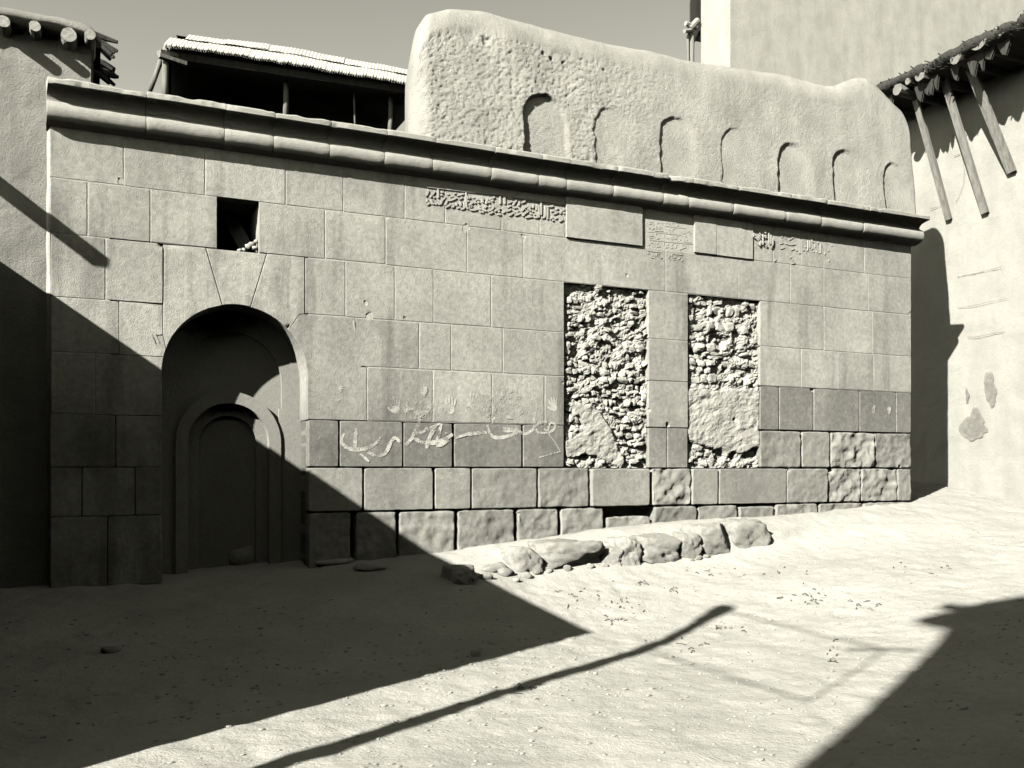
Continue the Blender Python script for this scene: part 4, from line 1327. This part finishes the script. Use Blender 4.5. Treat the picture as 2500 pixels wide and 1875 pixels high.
# ------------------------------------------------------------------ house on the right with log eave
RX = WALL_R + 1.75
rh = Root('right_house', (RX + 2, -1, .3), 'plastered house on the right with a deep log eave and slanting wooden struts', 'house')
n, m = 150, 130
Yg, Zg = np.meshgrid(np.linspace(-3.0, 12.0, n * 2), np.linspace(-.2, 5.4 + EYE, m), indexing='ij')
Xg = RX + .012 * fbm(Yg * 2.2, Zg * 2.2, 0, 91, 4)
for v0, am in ((676, .02), (749, .02), (823, .015)):
    pass
v = np.stack([Xg, Yg, Zg], -1).reshape(-1, 3)
g = G(); g.add(v, grid_faces(n * 2, m, 0, True))
g.box(RX + .05, RX + 6, -3.0, 12, -.2, 5.4 + EYE)
part('wall', rh, g.v, g.f, M['white'], None)
EX = RX - .95
ez = 5.42 + EYE
for k, (u, v_, r) in enumerate(((2190, 219, .085), (2246, 182, .09), (2332, 141, .085), (2388, 100, .12), (2216, 198, .05), (2440, 72, .09), (2490, 42, .09))):
    c = on_x(u, v_, EX - .02)
    g = G(); g.tube([(RX + .2, c[1], c[2]), (EX + .3, c[1], c[2]), (c[0], c[1], c[2])], [r, r, r * .95], 11, .08)
    part('eave_log', rh, g.v, g.f, M['logwood'])
for k in range(22):
    yy = -2.8 + k * .62
    c = on_x(2300, 160, EX)
    if -1.2 < yy < 1.2: continue
    g = G(); g.tube([(RX + .2, yy, 5.38 + EYE), (EX, yy, 5.37 + EYE)], .085, 9, .06)
    part('eave_log', rh, g.v, g.f, M['palewood'])
g = G()
ny = 200
yy = np.linspace(-3, 9, ny)
pr = [(RX + .1, 5.42), (EX + .05, 5.40), (EX - .05, 5.46), (EX - .03, 5.54), (EX + .1, 5.58), (RX + 6, 5.66)]
Yq, S = np.meshgrid(yy, np.arange(len(pr)), indexing='ij')
Xq = np.tile(np.array([p[0] for p in pr]), (ny, 1)) + .03 * fbm(Yq * 7, S * 3.0, 0, 92, 3)
Zq = np.tile(np.array([p[1] + EYE for p in pr]), (ny, 1)) + .025 * fbm(Yq * 5, S * 1.3, 0, 93, 3)
g.add(np.stack([Xq, Yq, Zq], -1).reshape(-1, 3), grid_faces(ny, len(pr)))
part('roof', rh, g.v, g.f, M['brush'], True)
g = G()
for k in range(420):
    y0 = random.uniform(-2, 3.0)
    z = 5.47 + EYE + random.uniform(-.07, .06)
    L = random.uniform(.01, .07)
    g.tube([(EX + .12, y0, z), (EX - L, y0 + random.uniform(-.06, .06), z + random.uniform(-.05, .05))], [.012, .006], 4, 0, False)
for k in range(26):      # hanging scraps that make the ragged shadow
    y0 = random.uniform(-1.9, 2.0)
    L = random.uniform(.05, .22); w = random.uniform(.04, .11)
    g.add([(EX + 0.11, y0 - w, 5.40 + EYE), (EX + 0.11, y0 + w, 5.40 + EYE), (EX + 0.12, y0 + w * .3, 5.32 + EYE - L * .7), (EX + 0.12, y0 - w * .2, 5.32 + EYE - L)], [(0, 1, 2, 3)])
    g.add([(EX + 0.14, y0 - w, 5.40 + EYE), (EX + 0.14, y0 + w, 5.40 + EYE), (EX + 0.15, y0 + w * .3, 5.32 + EYE - L * .7), (EX + 0.15, y0 - w * .2, 5.32 + EYE - L)], [(3, 2, 1, 0)])
o = part('eave_brush', rh, g.v, g.f, M['brush']); o['kind'] = 'stuff'
for (ub, vb), (ut, vt), w in (((2316, 536), (2236, 245), .085), ((2405, 520), (2300, 178), .095), ((2470, 420), (2368, 165), .12)):
    a, b = on_x(ub, vb, RX - .05), on_x(ut, vt, RX - .62)
    g = G(); g.bar(tuple(a), tuple(b), w, .05, (1, 0, .3)); part('strut', rh, g.v, g.f, M['wood'])
# dark stains and hairline cracks of the plaster
for kk, (u, v_, ry, rz) in enumerate(((2380, 1036, .19, .20), (2418, 950, .10, .22), (2361, 965, .035, .12))):
    n = 26
    for lay in range(2):
        c = on_x(u, v_, RX - .024 - .0012 * lay - .004 * kk); q = 1 - .22 * lay
        ring = [(c[0], c[1] + q * ry * math.cos(a) * (1 + .45 * float(fbm(math.cos(a) * 1.6 + u, math.sin(a) * 1.6, 0, 5, 3))), c[2] + q * rz * math.sin(a) * (1 + .45 * float(fbm(math.cos(a) * 1.6 + u, math.sin(a) * 1.6, 0, 5, 3)))) for a in [i * 2 * math.pi / n for i in range(n)]]
        part('plaster_stain', rh, ring, [tuple(range(n))], M['stain'])
for crk in ([(2338, 676), (2360, 671), (2380, 668), (2412, 660), (2460, 648)], [(2340, 752), (2365, 748), (2412, 738), (2480, 724)], [(2360, 822), (2380, 823), (2396, 820), (2412, 817), (2470, 806)],
            [(2349, 382), (2355, 420), (2352, 448), (2342, 478), (2331, 498)], [(2330, 382), (2349, 372), (2356, 366)], [(2270, 510), (2290, 505), (2305, 498)]):
    g = G()
    P = [on_x(u, v_, RX - .026) for u, v_ in crk]
    pp = []
    for a, b in zip(P, P[1:]):
        for t in np.linspace(0, 1, 8)[:-1]:
            pp.append(a + (b - a) * t + np.array((0, random.uniform(-.003, .003), random.uniform(-.004, .004))))
    for i in range(len(pp) - 1):
        n0 = len(g.v); w = random.uniform(.0008, .005)
        a = pp[i]
        g.v += [(a[0], a[1], a[2] - w), (a[0], a[1] + w, a[2] + w)]
        if i: g.f.append((n0 - 2, n0, n0 + 1, n0 - 1))
    part('crack', rh, g.v, g.f, M['core'])

# ------------------------------------------------------------------ houses across and beside the street (they throw the shade)
def gz(x, y): return float(ground_h(np.array([x]), np.array([y]))[0])


def on_ground(u, v_):
    d = _dir(u, v_); t = 6.0
    for _ in range(40):
        p = CAMW + d * t
        t += (p[2] - gz(p[0], p[1])) * 1.2
    return CAMW + d * t


SUNV = np.array((-SUN_A, -1.0, SUN_B))      # towards the sun, per metre out of the wall
LX = -4.6
_pa, _pt = on_y(85, 690, 0), on_ground(1449, 1544)
_ca, _ct = _pa + SUNV * (_pa[0] - LX) / SUN_A, _pt + SUNV * (_pt[0] - LX) / SUN_A
LQ = -_ct[1]
_sl = (_ct[2] - _ca[2]) / (_ct[1] - _ca[1])
LZ = lambda y: _ct[2] + _sl * (y - _ct[1])
lh = Root('left_house', (LX - 2.5, -2.3, .1), 'low flat roofed mud house at the left, throwing the slanting shade over the portal', 'house')
def sloped(x0, x1, y0, y1, zlo0, zlo1, zt0, zt1):
    g = G()
    g.add([(x0, y0, zlo0), (x0, y0, zt0), (x0, y1, zlo1), (x0, y1, zt1), (x1, y0, zlo0), (x1, y0, zt0), (x1, y1, zlo1), (x1, y1, zt1)], [(0, 1, 3, 2), (4, 6, 7, 5), (0, 4, 5, 1), (2, 3, 7, 6), (0, 2, 6, 4), (1, 5, 7, 3)])
    return g
g = sloped(LX - 5, LX - .01, -LQ + .01, TY - .03, -.4, -.4, LZ(-LQ) - .06, LZ(TY) - .06); part('wall', lh, g.v, g.f, M['tower'])
g = sloped(LX - 5, LX, -LQ, TY - .02, LZ(-LQ) - .06, LZ(TY) - .06, LZ(-LQ), LZ(TY)); part('roof', lh, g.v, g.f, M['tower'])
_pr = on_ground(2345, 1480)
lam = 6.2
_cr = _pr + SUNV * lam
RHX, RHQ, RHZ = float(_cr[0]), float(-_cr[1]), float(_cr[2])
rr_ = Root('street_house', (2, -12, 0), 'tall mud house across the street, behind the viewer, shading the lower right corner', 'house')
_q0, _q1 = on_ground(2385, 1494), on_ground(2238, 1667)
_k = (RHZ - gz(RHX, -RHQ)) / SUN_B / abs(_q1[1] - _q0[1])
_bx, _by = float(_pr[0] + (_q1[0] - _q0[0]) * _k), float(_pr[1] + (_q1[1] - _q0[1]) * _k)
_zt = RHZ - .02
g = G()
g.add([(_bx, _by, gz(_bx, _by) - .3), (RHX + .02, -RHQ - .02, _zt), (14, -RHQ - .02, _zt), (14, _by, -.8),
       (_bx, -RHQ - 7, -.8), (RHX + .02, -RHQ - 7, _zt), (14, -RHQ - 7, _zt), (14, -RHQ - 7, -.8)], [(3, 2, 1, 0), (0, 1, 5, 4), (4, 5, 6, 7), (1, 2, 6, 5), (2, 3, 7, 6)])
part('wall', rr_, g.v, g.f, M['tower'])
g = G(); g.box(RHX, 14, -RHQ - 6, -RHQ, RHZ - .1, RHZ); g.box(RHX - .55, RHX - .003, -RHQ - .5, -RHQ - .05, RHZ - .13, RHZ - .01)
for k in range(9):
    g.tube([(RHX + .3 + k * 2.2, -RHQ - .3, RHZ - .25), (RHX + .3 + k * 2.2, -RHQ + .3, RHZ - .25)], .07, 8)
part('roof', rr_, g.v, g.f, M['tower'])
_pp = on_ground(1772, 1482)
_cp = _pp + SUNV * 4.0
px, pq, pz = float(_cp[0]), float(-_cp[1]), float(_cp[2])
_pb = on_ground(1288, 1672)
_k = (pz - gz(px, -pq)) / SUN_B / abs(_pp[1] - _pb[1])
bx_, by_ = _pp[0] + (_pb[0] - _pp[0]) * _k, _pp[1] + (_pb[1] - _pp[1]) * _k
fp = Root('frame_post', (bx_, by_, .0), 'slightly leaning wooden post carrying a thin iron frame, whose shadow lies on the street', 'post')
g = G(); g.tube([(bx_, by_, -.3), ((bx_ + px) / 2, (by_ - pq) / 2, pz / 2), (px, -pq, pz)], [.075, .065, .055], 10, .04); g.tube([(px, -pq, pz - .35), (px, -pq, pz)], [.065, .09], 8)
part('pole', fp, g.v, g.f, M['wood'])
g = G()
for q2, z1, z2 in ((1.76, pz - .04, pz - .04), (1.76, pz - 1.0, pz - 1.0)):
    g.tube([(px, -pq, z1), (px, -pq - q2, z2)], .010, 6)
g.tube([(px, -pq - 1.76, pz - 1.0), (px, -pq - 1.76, pz - .04)], .010, 6)
g.tube([(px, -pq - 1.5, pz - .2), (px, -pq - 1.76, pz - .04), (px, -pq - 2.0, pz + .06)], .018, 6)
part('iron_frame', fp, g.v, g.f, M['iron'])

# ------------------------------------------------------------------ kerb stones, boulders, litter
kerb = Root('stone_kerb', (2, -KERB_Q, gz(2, -KERB_Q - .2)), 'row of worn rough stones edging the earth bank at the foot of the wall', 'kerb')
KS = [(1109, 1161, 1383, 1432, 1.02, 2.4), (1259, 1323, 1340, 1392, .74, 3.0), (1327, 1467, 1328, 1385, .72, 4.0), (1474, 1516, 1342, 1374, .72, 3.0), (1512, 1561, 1320, 1374, .72, 4.5), (1565, 1657, 1314, 1369, .70, 4.0),
      (1661, 1708, 1310, 1364, .70, 3.2), (1707, 1786, 1288, 1356, .68, 4.2), (1788, 1870, 1277, 1348, .66, 3.4)]
for k, (u0, u1, v0, v1, q, pw) in enumerate(KS):
    a, b = on_y((u0 + u1) / 2, v0, -q + .10), on_y((u0 + u1) / 2, v1, -q)
    x0, x1 = sx(u0, -q), sx(u1, -q)
    xc, w = (x0 + x1) / 2, (x1 - x0)
    ztop = a[2] + .02; zbot = min(b[2], gz(xc, -q - .05)) - .05
    P, f = rock_mesh(100 + k, 4, pw + 3.0, .10, .075, 3)
    dep = .20
    P = P * np.array((w * .535, dep, (ztop - zbot) / 2 * 1.06)) + np.array((xc, -q + dep - .06, (ztop + zbot) / 2))
    part('kerb_stone', kerb, P, f, M['kerb'], True)
for k, (u, v_, r) in enumerate(((1455, 1372, .055), (1440, 1384, .05), (1385, 1390, .06), (1342, 1396, .045), (1330, 1388, .04), (1285, 1408, .07), (1310, 1400, .05), (1260, 1418, .045), (1235, 1402, .10), (1215, 1392, .12), (1185, 1412, .08), (1705, 1364, .05), (1725, 1360, .045), (1690, 1368, .035), (1480, 1382, .035), (1195, 1395, .09))):
    d = _dir(u, v_)
    t = 8.0
    for _ in range(30):
        p = CAMW + d * t
        t += (p[2] - gz(p[0], p[1])) * 1.2
    p = CAMW + d * t
    P, f = rock_mesh(200 + k, 2, 2.6, .2, .06)
    o = single('loose_stone', P * np.array((r, r * .8, r * .7)) * .8 + np.array((p[0], p[1], gz(p[0], p[1]) + r * .1)), f, M['kerb'], True)
    props(o, 'small loose stone lying at the foot of the stone kerb', 'stone', 'loose stones along the kerb')


for k, (name, u, v_, r, lab, cat) in enumerate((
        ('boulder', 592, 1372, (.17, .14, .13), 'rounded boulder lying in deep shade before the portal', 'boulder'),
        ('flat_stone', 815, 1374, (.22, .14, .04), 'longer of two flat stones in the shade at the wall foot', 'stone'),
        ('flat_stone', 905, 1388, (.15, .11, .035), 'shorter flat stone at the edge of the shade, right of the longer one', 'stone'),
        ('stone', 1161, 1601, (.035, .03, .03), 'small pale stone on the edge of the shade in the street', 'stone'),
        ('stone', 270, 1592, (.07, .04, .03), 'small pale stone lying deep in the shade at lower left', 'stone'))):
    p = on_ground(u, v_)
    P, f = rock_mesh(300 + k, 2, 2.6, .16, .05)
    o = single(name, P * np.array(r) + np.array((p[0], p[1], p[2] + r[2] * .35)), f, M['kerb'], True)
    props(o, lab, cat, None)

PEB = [rock_mesh(400 + q_, 1, 2.5, .2, .05) for q_ in range(8)]
g = G()
for k in range(2600):
    x, y = random.uniform(-4.3, 8.0), -random.uniform(.9, 6.5)
    if k % 3 == 0: x, y = random.uniform(-3, 4), -random.uniform(2.2, 6)
    r = random.uniform(.004, .013) * (1.6 if random.random() < .06 else 1)
    P, f = PEB[k % 8]
    P = np.asarray(P)
    g.add(P[:, :] * np.array((r * random.uniform(.8, 1.6), r, r * .6)) + np.array((x, y, gz(x, y) + r * .15)), f)
o = single('pebbles', g.v, g.f, M['pebble'], origin=(2, -3, .1)); props(o, 'small pebbles strewn over the dusty street', 'pebbles', None, 'stuff')
g = G()
spots = [(1390, 1452, 45, 14), (1505, 1516, 20, 6), (1790, 1536, 35, 10), (1950, 1456, 45, 8), (1985, 1468, 30, 6), (1570, 1425, 8, 3), (1640, 1440, 30, 6), (1700, 1400, 60, 8), (2030, 1600, 10, 20), (1480, 1470, 40, 12), (1880, 1400, 90, 15), (2100, 1480, 60, 12), (1540, 1480, 40, 14), (2200, 1390, 80, 12), (1280, 1678, 40, 8), (1640, 1580, 80, 14)]
for (u, v_, du, dv) in spots:
    for k in range(9):
        p = on_ground(u + random.gauss(0, du * .8), v_ + random.gauss(0, dv * .8))
        a = random.uniform(0, math.pi); L = random.uniform(.012, .05) * (2.2 if random.random() < .08 else 1)
        g.tube([(p[0] - math.cos(a) * L / 2, p[1] - math.sin(a) * L / 2, gz(p[0] - math.cos(a) * L / 2, p[1] - math.sin(a) * L / 2) + .004), (p[0], p[1], gz(p[0], p[1]) + random.uniform(.005, .02)), (p[0] + math.cos(a) * L / 2, p[1] + math.sin(a) * L / 2, gz(p[0] + math.cos(a) * L / 2, p[1] + math.sin(a) * L / 2) + .004)], random.uniform(.002, .0045), 4)
o = single('twigs', g.v, g.f, M['twig'], origin=(2, -3, .1)); props(o, 'dark twigs and straw lying on the dusty street', 'twigs', None, 'stuff')

for o in bpy.data.objects:
    if '_o' in o.keys(): del o['_o']
print('rubble stones', n1, n2)
